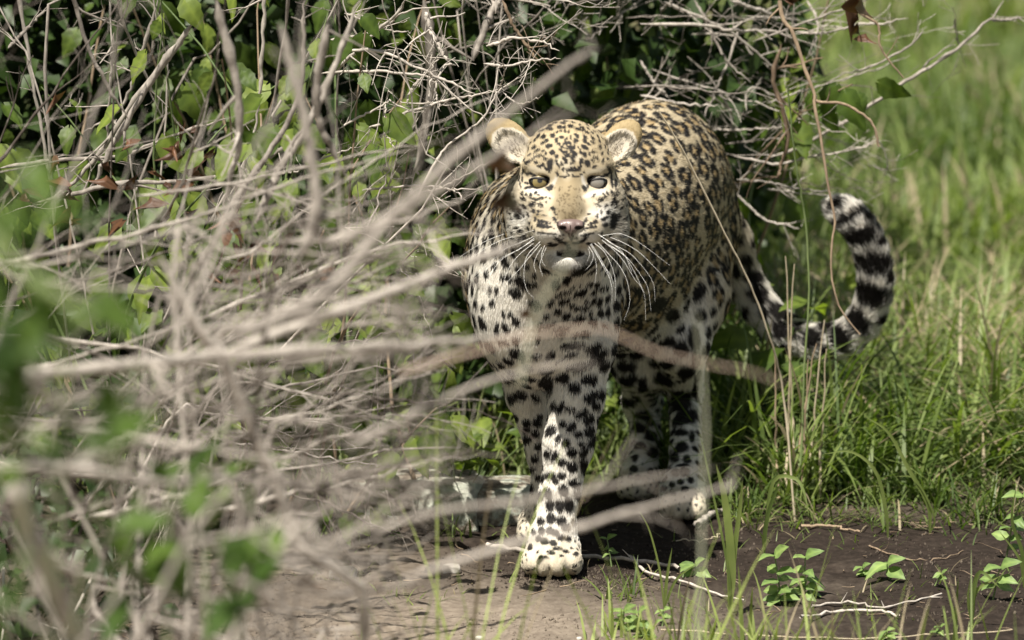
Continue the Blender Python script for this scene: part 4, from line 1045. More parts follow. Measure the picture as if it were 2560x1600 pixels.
# sharp fine twigs left of and above the head
fine = [([(480,385),(620,378),(740,390),(850,425),(1000,490),(1130,550),(1260,610),(1380,665),(1470,700)], .0030, .0016), ([(300,555),(520,540),(660,540),(860,545),(1020,565),(1150,590),(1350,750),(1570,915)], .0026, .0016),
 ([(490,100),(560,125),(700,180),(860,235),(1000,240)], .0022, .001), ([(280,345),(420,290),(600,265),(760,205),(850,160),(900,110),(1000,75),(1200,50),(1300,10)], .0024, .001), ([(450,970),(600,885),(740,815),(820,775),(980,830),(1100,850)], .0022, .0008),
 ([(670,965),(800,930),(960,850),(1150,790),(1340,740),(1480,710),(1650,688)], .0028, .0014), ([(1650,688),(1690,570),(1690,400)], .0013, .0007), ([(1690,700),(1780,775),(1900,765),(1990,715)], .0014, .0007),
 ([(1030,1510),(1130,1300),(1200,1190),(1260,1110),(1400,1000),(1530,890),(1620,730),(1650,690),(1800,580),(1960,370)], .0024, .0008), ([(1060,1450),(1200,1430),(1330,1360),(1620,1210)], .0018, .001), ([(620,1435),(850,1415),(1100,1405),(1300,1430),(1540,1435)], .0022, .001),
 ([(1330,490),(1250,490),(1210,560),(1180,640),(1190,740),(1220,850)], .0022, .001), ([(1540,480),(1700,500),(1900,460),(2117,440)], .0024, .0012), ([(1560,350),(1660,320),(1720,290),(1850,290),(2000,330),(2117,385)], .003, .0016),
 ([(1100,90),(1150,260),(1270,460)], .004, .003), ([(290,700),(450,500),(600,360),(700,270),(880,110),(960,0)], .0035, .0018), ([(1120,800),(1140,600),(1145,390)], .0018, .001), ([(960,790),(1000,660),(1250,380)], .0016,.0008),
 ([(1110,1400),(1280,1430),(1400,1510)], .0018, .001), ([(800,780),(800,1000),(890,1150)], .0014, .0008), ([(0,1310),(140,1290),(380,1180),(620,1100)], .002, .001)]
dry_shrub((-.25, .25), 'fine sharp twigs arching to the leopard ear in front of green leaves', 21, 10, (600, 60, 1100, 700), (.05, .45), (.0008, .0017), (.2, .4), (.8, 0, .2), .70, ntw=4, Lt=.10,
          extra=[(c7(p_), .10 + .04 * (k % 4), .06 + .05 * (k % 3), a_, b_, .80) for k, (p_, a_, b_) in enumerate(fine)] + [(c7([(1680,0),(1760,180),(1850,330),(1960,470)]), .3, .3, .003, .002, .35, M_BROWN)])
dry_shrub((.05, .8), 'fine dry twigs over the dark gap above the leopard head', 28, 15, (1050, -60, 1420, 190), (.2, .9), (.0010, .0024), (.15, .4), (.8, 0, .1), .6, ntw=5, Lt=.09, spread=.8)
# thin twigs above the rump and to its right
rt = [([(590,985),(760,1020),(870,1035),(1000,1000),(1200,970),(1400,930),(1500,890)], .0028, .0012, .6), ([(800,1000),(1000,930),(1180,830),(1400,700),(1600,560),(1780,450),(1980,320),(2140,180),(2290,10)], .0034, .003, .42),
 ([(2210,125),(2300,125),(2419,105)], .0028, .002, .45),([(1980,120),(1990,200),(2005,300)], .0018, .0012, .4), ([(980,200),(1100,210),(1250,190),(1400,150),(1540,150),(1700,110)], .0028, .0015, .65), ([(0,150),(300,155),(440,165),(560,190),(700,190),(850,200),(980,260)], .0034, .0018, .7),
 ([(150,10),(260,60),(420,130),(540,180),(650,260),(750,350),(870,430),(950,470)], .0034, .0016, .62), ([(570,0),(700,50),(790,75),(870,125)], .004, .003, .7), ([(450,810),(600,820),(760,810),(900,800)], .0024, .001, .65), ([(540,905),(700,890),(850,870),(980,875)], .002, .001, .4),
 ([(610,1130),(800,1150),(1000,1190),(1250,1210)], .0026, .0016, .55), ([(800,1190),(1000,1215),(1300,1240)], .0022, .0012, .6), ([(340,0),(420,130),(500,300),(560,400),(700,520)], .0028, .0014, .35), ([(620,190),(560,380),(480,560),(400,750)], .0028, .0016, .55),
 ([(1050,0),(1110,110),(1120,180),(1100,300)], .0024, .0014, .6), ([(800,650),(1000,580),(1200,520),(1500,430),(1700,350)], .002, .001, .45), ([(0,600),(200,640),(350,660),(500,665)], .0026, .0014, .75), ([(0,380),(90,520),(180,610)], .0028, .0016, .7),
 ([(600,1215),(700,1310),(800,1390),(930,1420),(1000,1440)], .0024, .0014, .85), ([(320,215),(500,215),(640,250),(730,370),(850,430)], .002, .0012, .6), ([(1790,190),(1700,290),(1540,380),(1400,440),(1250,480),(1100,600)], .002, .001, .45),
 ([(670,700),(670,600),(720,550),(830,600),(880,640)], .0018, .001, .6), ([(1400,930),(1500,890),(1560,1060),(1440,1040)], .0012, .0008, .5), ([(500,580),(560,680),(580,760),(540,880)], .0022, .0012, .7), ([(20,200),(140,60),(200,0)], .003, .002, .55)]
dry_shrub((.22, .75), 'airy tangle of thin dry twigs spreading above the leopard rump over the open grass', 22, 18, (1480, -20, 1950, 480), (.85, 1.5), (.0010, .0022), (.25, .5), (.8, 0, .05), .5, ntw=5, Lt=.12, spread=.55, right_clip=True,
          extra=[(cr(p_), .86 + .05 * (k % 5), .90 + .05 * (k % 4), a_ * .95, b_ * .95, min(.9, tn_ + .1)) for k, (p_, a_, b_, tn_) in enumerate(rt)] + [(cr([(890,280),(840,500),(900,700),(930,900),(880,1060),(870,1130)]), .8, .8, .004, .003, .1, M_BROWN, 5, .1)])
# grey stems standing in the thicket
up = (.08, 0, 1)
stems = [([(40,-90),(50,0),(90,250),(130,480),(150,700)], .3, .006, .65), ([(170,-90),(185,0),(230,140),(320,300)], -.3, .007, .45), ([(285,80),(275,240),(265,380)], .1, .0055, .7), ([(480,60),(430,130),(330,260),(220,420),(100,520)], .0, .008, .55),
 ([(662,-90),(660,0),(655,160),(640,300),(590,480)], .05, .006, .75), ([(390,20),(350,150),(300,270),(210,330)], .25, .006, .5), ([(440,110),(380,200),(290,350),(230,470)], -.2, .010, .6), ([(540,0),(600,280),(560,520)], -.9, .012, .6), ([(560,540),(740,260),(760,0)], -.5, .008, .35),
 ([(0,420),(150,400),(300,390),(430,340),(590,290)], .1, .006, .45), ([(80,510),(300,460),(480,450),(650,410),(780,300)], -.2, .007, .4), ([(20,120),(60,80),(120,20)], .2, .006, .3), ([(640,560),(700,420),(760,330),(830,180),(900,0)], -.8, .011, .55), ([(1060,0),(1080,200),(1040,450),(1000,640)], .55, .016, .35), ([(1180,150),(1230,30),(1260,-20)], .5, .012, .5), ([(820,60),(790,260),(850,420)], -1.0, .012, .5)]
dry_shrub((-.62, .15), 'upright grey dry stems standing in front of the green leaves at upper left', 23, 15, (0, 50, 1150, 620), (-.6, .5), (.0010, .0030), (.4, .8), (.15, 0, 1), .55, ntw=3, Lt=.16, spread=.38,
          extra=[(p_, y_, y_ + .05, r_ * .6, r_ * .35, tn_) for p_, y_, r_, tn_ in stems])
# brown and grey tangle lower down, half sharp
dry_shrub((-.75, -.7), 'brownish matted dry branches at the left edge at half height', 24, 30, (-60, 440, 700, 1150), (-1.5, -.3), (.0012, .0034), (.3, .6), (.8, .1, .25), .40, ntw=4, Lt=.18, spread=.5)
dry_shrub((-.5, -2.4), 'blurred grey thicket of dry branches reaching right towards the leopard chest', 25, 50, (-50, 600, 900, 1300), (-2.7, -.7), (.0014, .0048), (.4, .8), (1, .1, .10), .42, jut=110, ntw=3, Lt=.2, sub=2, spread=.33)
dry_shrub((-.75, -3.8), 'very blurred pale branches crossing the lower left close to the viewer', 26, 26, (-50, 780, 700, 1500), (-4.0, -2.4), (.0020, .0060), (.3, .6), (1, .1, 0), .42, ntw=3, Lt=.15, spread=.5,
   extra=[([(-300,975),(-20,945),(300,915),(560,890),(900,870),(1130,855),(1300,835)], -3.0, -2.3, .010, .003, .8), ([(-300,1160),(-20,1165),(200,1175),(430,1205),(700,1190)], -3.4, -3.2, .009, .003, .7), ([(400,640),(500,830),(560,900),(620,1050),(680,1180),(760,1370),(870,1440),(912,1500),(905,1620),(880,1780)], -2.4, -2.2, .0085, .0065, .85),
    ([(40,1200),(70,1320),(130,1450),(200,1600),(260,1760)], -3.6, -3.4, .013, .011, .8), ([(560,850),(800,740),(1050,470),(1420,165),(1500,120)], -3.2, -2.9, .0085, .0012, .5),
    ([(800,620),(1000,530),(1200,410),(1340,330),(1450,270)], -3.0, -2.9, .006, .0010, .5), ([(760,640),(790,500),(760,300),(700,60)], -2.2, -2.2, .009, .006, .6), ([(560,880),(900,760),(1150,660),(1300,610)], -2.6, -2.2, .007, .005, .8), ([(870,1120),(1100,1000),(1300,930),(1500,905)], -3.0, -2.9, .0045, .0010, .75)])
dry_shrub((-.3, -2.2), 'blurred mass of grey twigs over the bare soil left of the front paw', 27, 32, (60, 1080, 850, 1600), (-2.6, -1.0), (.0014, .0045), (.3, .6), (1, .1, .15), .38, jut=60, ntw=3, Lt=.18, sub=2, spread=.5,
   extra=[([(1000,1450),(1250,1370),(1440,1320),(1600,1270),(1800,1222),(1850,1205)], -3.2, -3.0, .0045, .0014, .8), ([(900,1330),(1150,1270),(1400,1240),(1560,1205),(1800,1170)], -3.2, -3.0, .0040, .0012, .7)])
# single notable branches
def one_branch(nm, label, cat, pts_, ya, yb, ra, rb, tone, mat, seed, ntw=2, Lt=.06, root=None):
    r_ = np.random.RandomState(seed); P = [pw(a, b_, ya + (yb - ya) * i_ / (len(pts_) - 1)) for i_, (a, b_) in enumerate(pts_)]
    if root is not None: P.append(np.array([P[-1][0] + root, P[-1][1], float(gz(P[-1][0], P[-1][1]))]))
    P = smooth_path(P, 40) + r_.randn(40, 3) * .0004; R = np.linspace(ra, rb, 40) * (1 + .05 * r_.randn(40)); mb = MB(); tube(mb, P, R, 8, tone)
    if ntw: twigs_on(mb, P, R, r_, ntw, Lt, 0, tone)
    org = P[-1]; o = mb.build(nm, mat, None, org); o.location = tuple(org); return tag(o, label, cat)
one_branch('branch', 'pinkish blurred branch crossing in front of the leopard chest and hind legs', 'branch', [(1000, 930), (1180, 880), (1330, 835), (1500, 822), (1560, 845), (1640, 880), (1720, 900), (1860, 925), (1960, 960)], -3.6, -3.6, .0017, .0006, .85, bark_mat('pinkish_bark', (.28, .20, .15), (.62, .48, .38), 60), 31, 1)
M_PALE = bark_mat('pale_stem', (.16, .18, .10), (.44, .45, .33), 60)
one_branch('grass_stalk', 'blurred pale stem hanging in front of the leopard chin', 'stem', [(1437, 588), (1420, 650), (1388, 700), (1350, 760), (1328, 830), (1300, 960)], -3.4, -3.4, .0008, .0018, .9, M_PALE, 32, 0)
one_branch('grass_stalk', 'blurred pale vertical stem in front of the outer hind leg', 'stem', [(1742, 790), (1758, 960), (1764, 1100), (1757, 1290), (1750, 1480), (1740, 1640)], -3.2, -3.2, .0010, .0022, 1.0, M_PALE, 33, 0)
one_branch('dry_twig', 'long brown dry stem hanging down inside the curl of the tail', 'stem', cr([(880,0),(900,120),(960,200),(1010,340),(1050,470),(1100,590),(1100,660),(1130,820),(1160,1000),(1190,1200),(1230,1390)]) + [(2080, 600), (2078, 680), (2100, 770), (2150, 835)], .55, .5, .0038, .0014, .6, M_BROWN, 34, 2)
one_branch('dry_twig', 'thin straw stem slanting across the leopard rump down to the ground', 'stem', [(1648, 278), (1720, 400), (1800, 560), (1870, 700), (1930, 860), (1960, 1000)], .30, .45, .0017, .0020, .8, M_STRAW, 35, 0, root=.02)
one_branch('dry_twig', 'brown stem curving down right of the rump from its twig fork', 'stem', cr([(1090,600),(1120,640),(1280,655),(1400,720),(1470,790),(1505,925)]), .6, .6, .0028, .0022, .55, M_BROWN, 36, 1)
one_branch('dry_twig', 'reddish brown twig with a dead leaf at its end, upper right', 'stem', cr([(1310,0),(1400,90),(1500,160),(1510,280),(1560,370),(1660,490)]), .6, .6, .0030, .0014, .45, M_BROWN, 37, 1)
one_branch('grass_stalk', 'long bright green grass stem rising past the tail', 'stem', cr([(930,550),(945,700),(965,900),(990,1080),(1020,1250),(1050,1500)]) + [(2022, 760), (2010, 940), (2005, 1100)], .45, .55, .0016, .0020, .95, M_GREENSTEM, 38, 0, root=-.01)
STK = [(1962, 1240, 1985, 660), (1975, 1250, 2040, 860), (1990, 1255, 1965, 640), (2003, 1250, 2020, 900), (2050, 1240, 2065, 870), (1945, 1245, 1935, 880), (2016, 1252, 2060, 800)]
r_ = np.random.RandomState(44); sorg = G(1990, 1262); sth = empty('stalk_clump', sorg, 'clump of upright brown dry stalks rooted at the edge of the soil under the tail', 'dry stalks')
for k, (a, b_, c_, d_) in enumerate(STK):
    y_ = sorg[1] + r_.uniform(-.04, .08); P = smooth_path([sorg + [(a - 1990) / 1500, r_.uniform(-.03, .05), 0], pw((a * .7 + c_ * .3) + r_.uniform(-6, 6), b_ * .7 + d_ * .3, y_), pw((a + c_) / 2, (b_ + d_) / 2, y_), pw(c_, d_, y_)], 18) + r_.randn(18, 3) * .001
    mb = MB(); tube(mb, P, np.linspace(.0030, .0010, 18), 6, r_.uniform(.3, .8)); mb.build('stalk', M_BROWN if k % 2 else M_STRAW, sth, sorg)

# ---- dead leaves caught in the twigs
def dead_leaf(px_, py_, y_, s_, label, d, seed, n=1, mat=None):
    r_ = np.random.RandomState(seed); o0 = pw(px_, py_, y_)
    if n == 1:
        o = place_leaf(DEADL[seed % 2], o0, d, nrm([-.3, -.6, .5]), s_); o.name = 'dead_leaf'; return tag(o, label, 'dead leaf')
    th = empty('dead_leaf_cluster', o0, label, 'dead leaves')
    for k in range(n): place_leaf(DEADL[k % 2], o0 + r_.randn(3) * ([.012, .01, .02] if n < 6 else [.05, .03, .045]), nrm(np.array(d) + r_.randn(3) * .8), nrm(r_.randn(3)), s_ * (1 if n < 6 else .75) * r_.uniform(.6, 1.1), th, o0, r_.uniform(-1, 1))
dead_leaf(2155, -15, .6, 0.93, 'curled dark brown dead leaf hanging at the top right', (-.05, 0, -1), 3)
dead_leaf(2165, 55, .6, 0.68, 'crumpled reddish brown dead leaves under the hanging curled leaf', (-.4, 0, -.8), 4, 3)
dead_leaf(1985, 10, .7, 0.56, 'small dark dead leaves at the top edge above the tail stem', (.2, 0, -1), 5, 3)
dead_leaf(1283, 470, -2.3, 0.81, 'reddish brown blurred dead leaf beside the leopard cheek', (0, 0, -1), 6)
dead_leaf(1262, 375, -2.3, 0.74, 'blurred brown dead leaf just under the left ear of the leopard', (.1, 0, -1), 7)
dead_leaf(1325, 765, -2.3, 0.46, 'small orange blurred dead leaf in front of the leopard chest', (.05, 0, -1), 8)
dead_leaf(780, 1430, -2.3, 0.62, 'orange blurred dead leaf near the bottom left among grey twigs', (0, 0, -1), 9)
dead_leaf(450, 430, -.2, 0.68, 'brown withered leaves caught in the middle of the left thicket', (.1, 0, -1), 10, 18)
dead_leaf(230, 450, -.2, 0.68, 'brown withered leaves in the thicket near the left edge', (.1, 0, -1), 12, 14)
dead_leaf(620, 640, -.5, 0.68, 'brown withered leaves low in the thicket above the pale branches', (.1, 0, -1), 11, 16)

# ---- blurred green leaves close to the viewer
M_NEAR = leaf_mat('sprig_leaf', (.03, .06, .01), (.14, .22, .04), .35)
NEARL = [m_.copy() for m_ in LEAVES]
for m_ in NEARL: m_.materials.clear(); m_.materials.append(M_NEAR)
def near_leaves(px_, py_, y_, n, sp, label, seed, s_=1.0):
    r_ = np.random.RandomState(seed); o0 = pw(px_, py_, y_); foot = np.array([o0[0] - .08, y_, float(gz(o0[0] - .08, y_))]); th = empty('leafy_sprig', foot, label, 'sprig', 'blurred green sprigs close to the viewer'); mb = MB()
    P = smooth_path([foot, foot * .5 + o0 * .5 + r_.randn(3) * .03, o0, o0 + [.03, 0, .06]], 14); tube(mb, P, np.linspace(.003, .0015, 14), 5, .6); mb.build('stem', M_GREENSTEM, th, foot)
    for k in range(n): place_leaf(NEARL[r_.randint(5)], o0 + r_.randn(3) * [sp, .05, sp], nrm(r_.randn(3) + [0, 0, -.4]), nrm([-.4, -.5, .7]), s_ * r_.uniform(.6, 1.1), th, foot)
for k, a in enumerate([(20, 560, -4.8, 12, .035, 'blurred bright green leaves at the left edge at mid height', 61), (170, 830, -4.8, 10, .03, 'blurred green leaves below the pale green stem at the left edge', 62),
    (290, 1085, -4.8, 4, .012, 'small blurred green leaf patch in the middle of the pale branches', 63), (420, 1290, -3.6, 7, .025, 'blurred green leaves low in the grey thicket at lower left', 64),
    (630, 1420, -3.6, 6, .02, 'blurred green leaves near the bottom between pale branches', 65), (25, 1540, -4.8, 7, .03, 'blurred green leaves in the bottom left corner', 66), (300, 1380, -3.4, 9, .035, 'blurred dark green leaves at lower left above the bottom edge', 68), (520, 1180, -3.0, 7, .03, 'blurred green leaves deep between the crossing pale branches', 69), (60, 1060, -4.8, 8, .03, 'dark blurred green leaves at the left edge under the long pale branch', 67)]):
    near_leaves(*a)
one_branch('green_stalk', 'thick pale green blurred stem slanting down from the left edge', 'stem', [(-60, 560), (60, 680), (150, 740), (225, 800)], -5.2, -5.2, .006, .005, 1.0, M_GREENSTEM, 39, 0)

# ---------------------------------------------------------------- grass
def blades(n, xs, ys, h, r_, w_=(.0022, .0048), lean=.55, seg=4, brown=.08, org=None, arch=1.0, tone=0):
    X = np.asarray(xs, float); Y = np.asarray(ys, float); n = len(X); base = np.stack([X, Y, gz(X, Y) - .003], 1)
    H = r_.uniform(h[0], h[1], n) * (.55 + .9 * fbm(X * 4, Y * 4, 3, 55)); a = r_.uniform(0, 2 * PI, n); ln = np.abs(r_.randn(n)) * lean + .08
    D = np.stack([np.cos(a) * ln, np.sin(a) * ln, np.ones(n)], 1); D /= np.linalg.norm(D, axis=1)[:, None]
    out_ = np.stack([np.cos(a), np.sin(a), 0 * a], 1); side = np.stack([-np.sin(a), np.cos(a), 0 * a], 1)
    ww = r_.uniform(w_[0], w_[1], n); tt_ = np.linspace(0, 1, seg + 1); bend = r_.uniform(.1, .9, n) * arch
    ring = []
    for q in tt_:
        c_ = base + D * (H * q)[:, None] + out_ * (bend * H * q * q * .5)[:, None] - np.array([0, 0, 1.0]) * (bend * H * q ** 3 * .35)[:, None]
        wd = ww * (1 - q ** 2.2) * .5 + .00015
        ring.append(c_ - side * wd[:, None]); ring.append(c_ + side * wd[:, None])
    Vv = np.stack(ring, 1); m_ = 2 * (seg + 1); idx_ = np.arange(n)[:, None, None] * m_; q_ = np.arange(seg)[None, :, None] * 2
    F = (idx_ + q_ + np.array([0, 1, 3, 2])[None, None]).reshape(-1, 4)
    tn = r_.uniform(-.25, .25, n) + tone + (fbm(X * 1.3, Y * .7, 3, 61) - .45) * 1.1; isb = r_.rand(n) < brown * (.3 + 3.5 * np.clip(fbm(X * 2.1, Y * 1.1, 3, 63) - .35, 0, 1))
    return Vv.reshape(-1, 3), F, np.repeat(np.stack([np.where(isb, 2.0, tn), isb * 1.0, 0 * tn], 1), m_, 0)
# straw-coloured dead blades carry green channel 1
mG = M_GRASS.node_tree
def straw_switch(m):
    t = m.node_tree; at = [n_ for n_ in t.nodes if n_.type == 'ATTRIBUTE'][0]; sx = [n_ for n_ in t.nodes if n_.type == 'SEPARATE_COLOR'][0]
    pr = [n_ for n_ in t.nodes if n_.type == 'BSDF_PRINCIPLED'][0]; trn = [n_ for n_ in t.nodes if n_.type == 'BSDF_TRANSLUCENT'][0]
    for sock in (pr.inputs['Base Color'], trn.inputs[0]):
        src = sock.links[0].from_socket; mx = N(t, 'ShaderNodeMix', data_type='RGBA'); t.links.new(sx.outputs[1], mx.inputs[0]); t.links.new(src, mx.inputs[6]); mx.inputs[7].default_value = (.36, .30, .19, 1); t.links.new(mx.outputs[2], sock)
straw_switch(M_GRASS)
r_ = np.random.RandomState(77)
def scatter(n, x0, x1, y0, y1, ok=None, clump=0.0):
    X = r_.uniform(x0, x1, n); Y = r_.uniform(y0, y1, n)
    if clump: k = fbm(X * 5, Y * 3.5, 4, 21); m_ = r_.rand(n) < np.clip((k - .34) * 6, .10, 1); X, Y = X[m_], Y[m_]
    if ok is not None: m_ = ok(X, Y); X, Y = X[m_], Y[m_]
    return X, Y
GP = []
X, Y = scatter(8500, .22, 1.7, .5, 2.2, lambda a, b_: (b_ > edge_y(a) + .02 + .10 * r_.rand(len(a))) & (a > .30 - .0 * b_), .6); GP.append(blades(0, X, Y, (.07, .36), r_, (.003, .010), lean=.85, brown=.2, arch=1.8, seg=5, tone=.05))
X, Y = scatter(24000, .15, 2.4, 2.0, 5.0, None, .7); GP.append(blades(0, X, Y, (.06, .26), r_, (.004, .011), lean=.8, seg=3, brown=.2, tone=.02))
X, Y = scatter(46000, -.3, 3.4, 4.8, 9.5, None, .7); GP.append(blades(0, X, Y, (.06, .2), r_, (.005, .012), lean=.7, seg=2, brown=.28, tone=-.02))
X, Y = scatter(22000, -3, 7, 9.0, 22, None, 0); GP.append(blades(0, X, Y, (.10, .22), r_, (.012, .022), lean=.7, seg=2, brown=.12, tone=.12))
X, Y = scatter(7000, -1.1, .34, .62, 1.6, lambda a, b_: (b_ > .68) | (a < -.05), .5); GP.append(blades(0, X, Y, (.05, .20), r_, lean=.6, brown=.15))
X, Y = scatter(1600, -.35, 1.3, -.35, .66, lambda a, b_: fbm(a * 7, b_ * 7, 3, 71) > .52); GP.append(blades(0, X, Y, (.008, .045), r_, (.0012, .0028), lean=1.0, seg=3, brown=.3, tone=.1))
X, Y = scatter(700, .35, 1.3, .36, .66); GP.append(blades(0, X, Y, (.03, .12), r_, (.002, .004), lean=.9, seg=5, brown=.2, tone=.1, arch=1.6))
mb = MB()
for g_ in GP: mb.add(*g_)
gm = mb.mesh('grass', smooth=False); o = link('grass', gm, None, M_GRASS); tag(o, 'thick green grass covering the ground behind and right of the leopard', 'grass', kind='stuff')
# separate tufts and shoots
def tuft(p, n, h, label, seed, spread=.02, w_=(.0025, .006), lean=.45, arch=1.0, tone=.15, brown=.05, seg=7, grp='grass tufts at the edge of the soil', nm='grass_tuft'):
    r2 = np.random.RandomState(seed); X = p[0] + r2.randn(n) * spread; Y = p[1] + r2.randn(n) * spread; mb = MB(); mb.add(*blades(0, X, Y, h, r2, w_, lean, seg, brown, arch=arch, tone=tone))
    o = link(nm, mb.mesh(nm, p, False), None, M_GRASS); o.location = tuple(p); return tag(o, label, 'grass tuft', grp)
for k, (px_, py_, n_, h_, lab, kw) in enumerate([
    (1860, 1292, 46, (.04, .11), 'small dense grass tuft right beside the outer hind paw', {}),
    (1835, 1330, 0, (0, 0), None, {}),
    (1985, 1265, 60, (.06, .26), 'large grass tuft around the feet of the brown dry stalks', dict(lean=.5)),
    (2120, 1240, 44, (.08, .26), 'grass tuft with long arching blades below the tail curl', dict(lean=.8, w_=(.004, .008))),
    (2190, 1262, 50, (.05, .12), 'low fine grass tuft at the soil edge right of the stalks', dict(lean=.8)),
    (2330, 1268, 50, (.05, .15), 'grass tuft at the soil edge two steps from the right frame edge', dict(lean=.7)),
    (2440, 1300, 40, (.06, .18), 'loose grass tuft at the soil edge near the right', dict(lean=.6)),
    (1700, 1195, 40, (.10, .28), 'grass tuft behind the hind legs of the leopard', dict()),
    (1850, 1150, 60, (.12, .32), 'tall dark grass tuft right behind the hind leg under the tail base', dict(tone=-.15)),
    (1830, 1215, 44, (.16, .40), 'tall broad-bladed grass tuft right of the outer hind leg', dict(w_=(.005, .011), lean=.45, arch=1.5, spread=.03)),
    (2080, 1190, 44, (.14, .40), 'tall broad-bladed grass tuft behind the brown dry stalks', dict(w_=(.005, .011), lean=.6, arch=1.6, spread=.03)),
    (2290, 1200, 40, (.12, .36), 'tall broad-bladed grass tuft standing alone between stalks and right edge', dict(w_=(.005, .011), lean=.6, arch=1.6, spread=.03)),
    (2480, 1180, 40, (.12, .34), 'broad-bladed grass tuft behind the tall weed at the right edge', dict(w_=(.005, .010), lean=.7, arch=1.6, spread=.03)),
    (1940, 1120, 40, (.16, .42), 'tall bright grass tuft under the low bend of the tail', dict(w_=(.005, .011), lean=.5, arch=1.5, spread=.03)),
    (1130, 1195, 40, (.10, .24), 'grass tuft left of the front legs behind the lichened rock', dict(lean=.8)),
    (1230, 1150, 40, (.10, .30), 'grass tuft growing against the far front leg in the shade', dict(lean=.7)),
    (1560, 1490, 16, (.04, .09), 'small tuft of short blades in front of the paw shadow', dict()),
    (960, 1290, 10, (.03, .08), 'tiny grass tuft in front of the lichened rock', dict()),
    (830, 1330, 14, (.04, .10), 'few short blades on the soil left of the lichened rock', dict()),
    (1130, 1350, 10, (.03, .07), 'tiny tuft on bare soil between the rock and the paw', dict())]):
    if lab: tuft(G(px_, py_), n_, h_, lab, 500 + k, **kw)
# broad upright blades in sharp focus
def shoot(base, blades_, label, mat=None, wd=.008, cat='grass shoot'):
    org = G(*base); th = empty('grass_shoot', org, label, cat, 'single grass shoots on the soil')
    for pts_, w0 in blades_:
        P = [org] + [pw(a, b_, org[1] - .01 * (i_ + 1)) for i_, (a, b_) in enumerate(pts_)]; P = smooth_path(P, 16)
        T_ = np.gradient(P, axis=0); S_ = np.cross(T_, FW); S_ /= np.linalg.norm(S_, axis=1)[:, None] + 1e-9; q = np.linspace(0, 1, 16); wv_ = w0 * np.minimum(1, .35 + q * 3) * (1 - q ** 3) * .5 + .0002
        crease = FW * .25
        Vv = np.stack([P - S_ * wv_[:, None] - crease * wv_[:, None], P, P + S_ * wv_[:, None] - crease * wv_[:, None]], 1).reshape(-1, 3)
        F = [(3 * i_ + c_, 3 * i_ + c_ + 1, 3 * i_ + c_ + 4, 3 * i_ + c_ + 3) for i_ in range(15) for c_ in (0, 1)]
        mb = MB(); mb.add(Vv, F, (.30, 0, 0)); mb.build('blade', mat or M_GRASS, th, org)
shoot((1825, 1535), [([(1828, 1400), (1812, 1250), (1790, 1160)], .014), ([(1836, 1380), (1850, 1270), (1856, 1200)], .008), ([(1820, 1420), (1775, 1200), (1750, 1085)], .004)], 'tall broad grass shoot standing between the hind paw and the seedling')
shoot((1910, 1388), [([(1915, 1310), (1935, 1240), (1960, 1200)], .007), ([(1930, 1210), (1985, 1195), (2010, 1230), (2022, 1290)], .006), ([(1905, 1340), (1880, 1320)], .003)], 'pale two-bladed grass shoot on the bare soil under the stalks')
shoot((2325, 1330), [([(2320, 1260), (2270, 1170), (2220, 1080), (2160, 1040)], .007), ([(2335, 1290), (2290, 1200), (2240, 1190)], .003)], 'long arching blade bending over the soil edge on the right')
shoot((2220, 1340), [([(2215, 1280), (2190, 1180), (2130, 1130), (2060, 1135)], .006)], 'long blade arching left over the soil below the tail')
shoot((1660, 1520), [([(1668, 1440), (1680, 1370)], .005), ([(1650, 1430), (1625, 1330), (1600, 1280)], .003), ([(1690, 1450), (1740, 1410)], .004)], 'slender grass shoot left of the seedling in front of the shadow')
shoot((2430, 1560), [([(2430, 1500), (2450, 1430), (2500, 1470)], .008), ([(2440, 1480), (2500, 1440)], .006), ([(2420, 1500), (2425, 1450)], .004)], 'grass shoot with wide curved blades at lower right')
shoot((2560, 1470), [([(2555, 1380), (2530, 1300), (2540, 1220)], .006), ([(2550, 1400), (2500, 1330)], .005)], 'grass shoot at the right frame edge beside the tall weed')
shoot((965, 1290), [([(960, 1240), (900, 1225), (850, 1240)], .004)], 'thin arching blade in front of the lichened rock')
# blurred tufts towards the viewer at the bottom
for k, (px_, y_, n_, h_, lab) in enumerate([(1600, -.85, 20, (.10, .2), 'blurred foreground blades below the seedling at the bottom'), (1760, -1.0, 22, (.12, .25), 'blurred foreground grass blades at the bottom right of the front paw'), (1950, -.9, 20, (.1, .22), 'blurred foreground blades in front of the broad-leaved seedling'),
    (2110, -1.1, 12, (.15, .30), 'tall blurred foreground blades rising over the thorny stick'), (2260, -1.2, 16, (.15, .30), 'blurred foreground blades at lower right over dark soil'), (2500, -1.2, 12, (.12, .28), 'blurred foreground blades at the bottom right corner'), (1850, -.5, 18, (.05, .17), 'soft green blades between the seedling and the bottom edge'), (2380, -.6, 12, (.05, .17), 'soft blades at the bottom right of the thorny stick'), (1560, -.45, 18, (.03, .10), 'short soft blades at the bottom centre beside the leafy weeds'), (2050, -.75, 16, (.08, .22), 'soft tall blades in front of the thorny stick'), (1700, -.6, 14, (.06, .20), 'soft tall blades in front of the broad grass shoot'),
    (1030, -1.3, 12, (.25, .42), 'blurred tall green blades in front of the lichened rock'), (1330, -.9, 12, (.05, .12), 'few blurred blades at the bottom centre edge'), (1650, -1.4, 12, (.3, .42), 'blurred tall blades in front of the leopard shadow'), (1180, -1.5, 12, (.4, .6), 'blurred tall blades rising left of the leopard legs')]):
    x_ = float(pw(px_, 1500, y_)[0]); tuft(np.array([x_, y_, float(gz(x_, y_))]), n_, h_, lab, 560 + k, .028, (.003, .007), .35, .6, .30, .1, 6, 'blurred grass tufts towards the viewer')

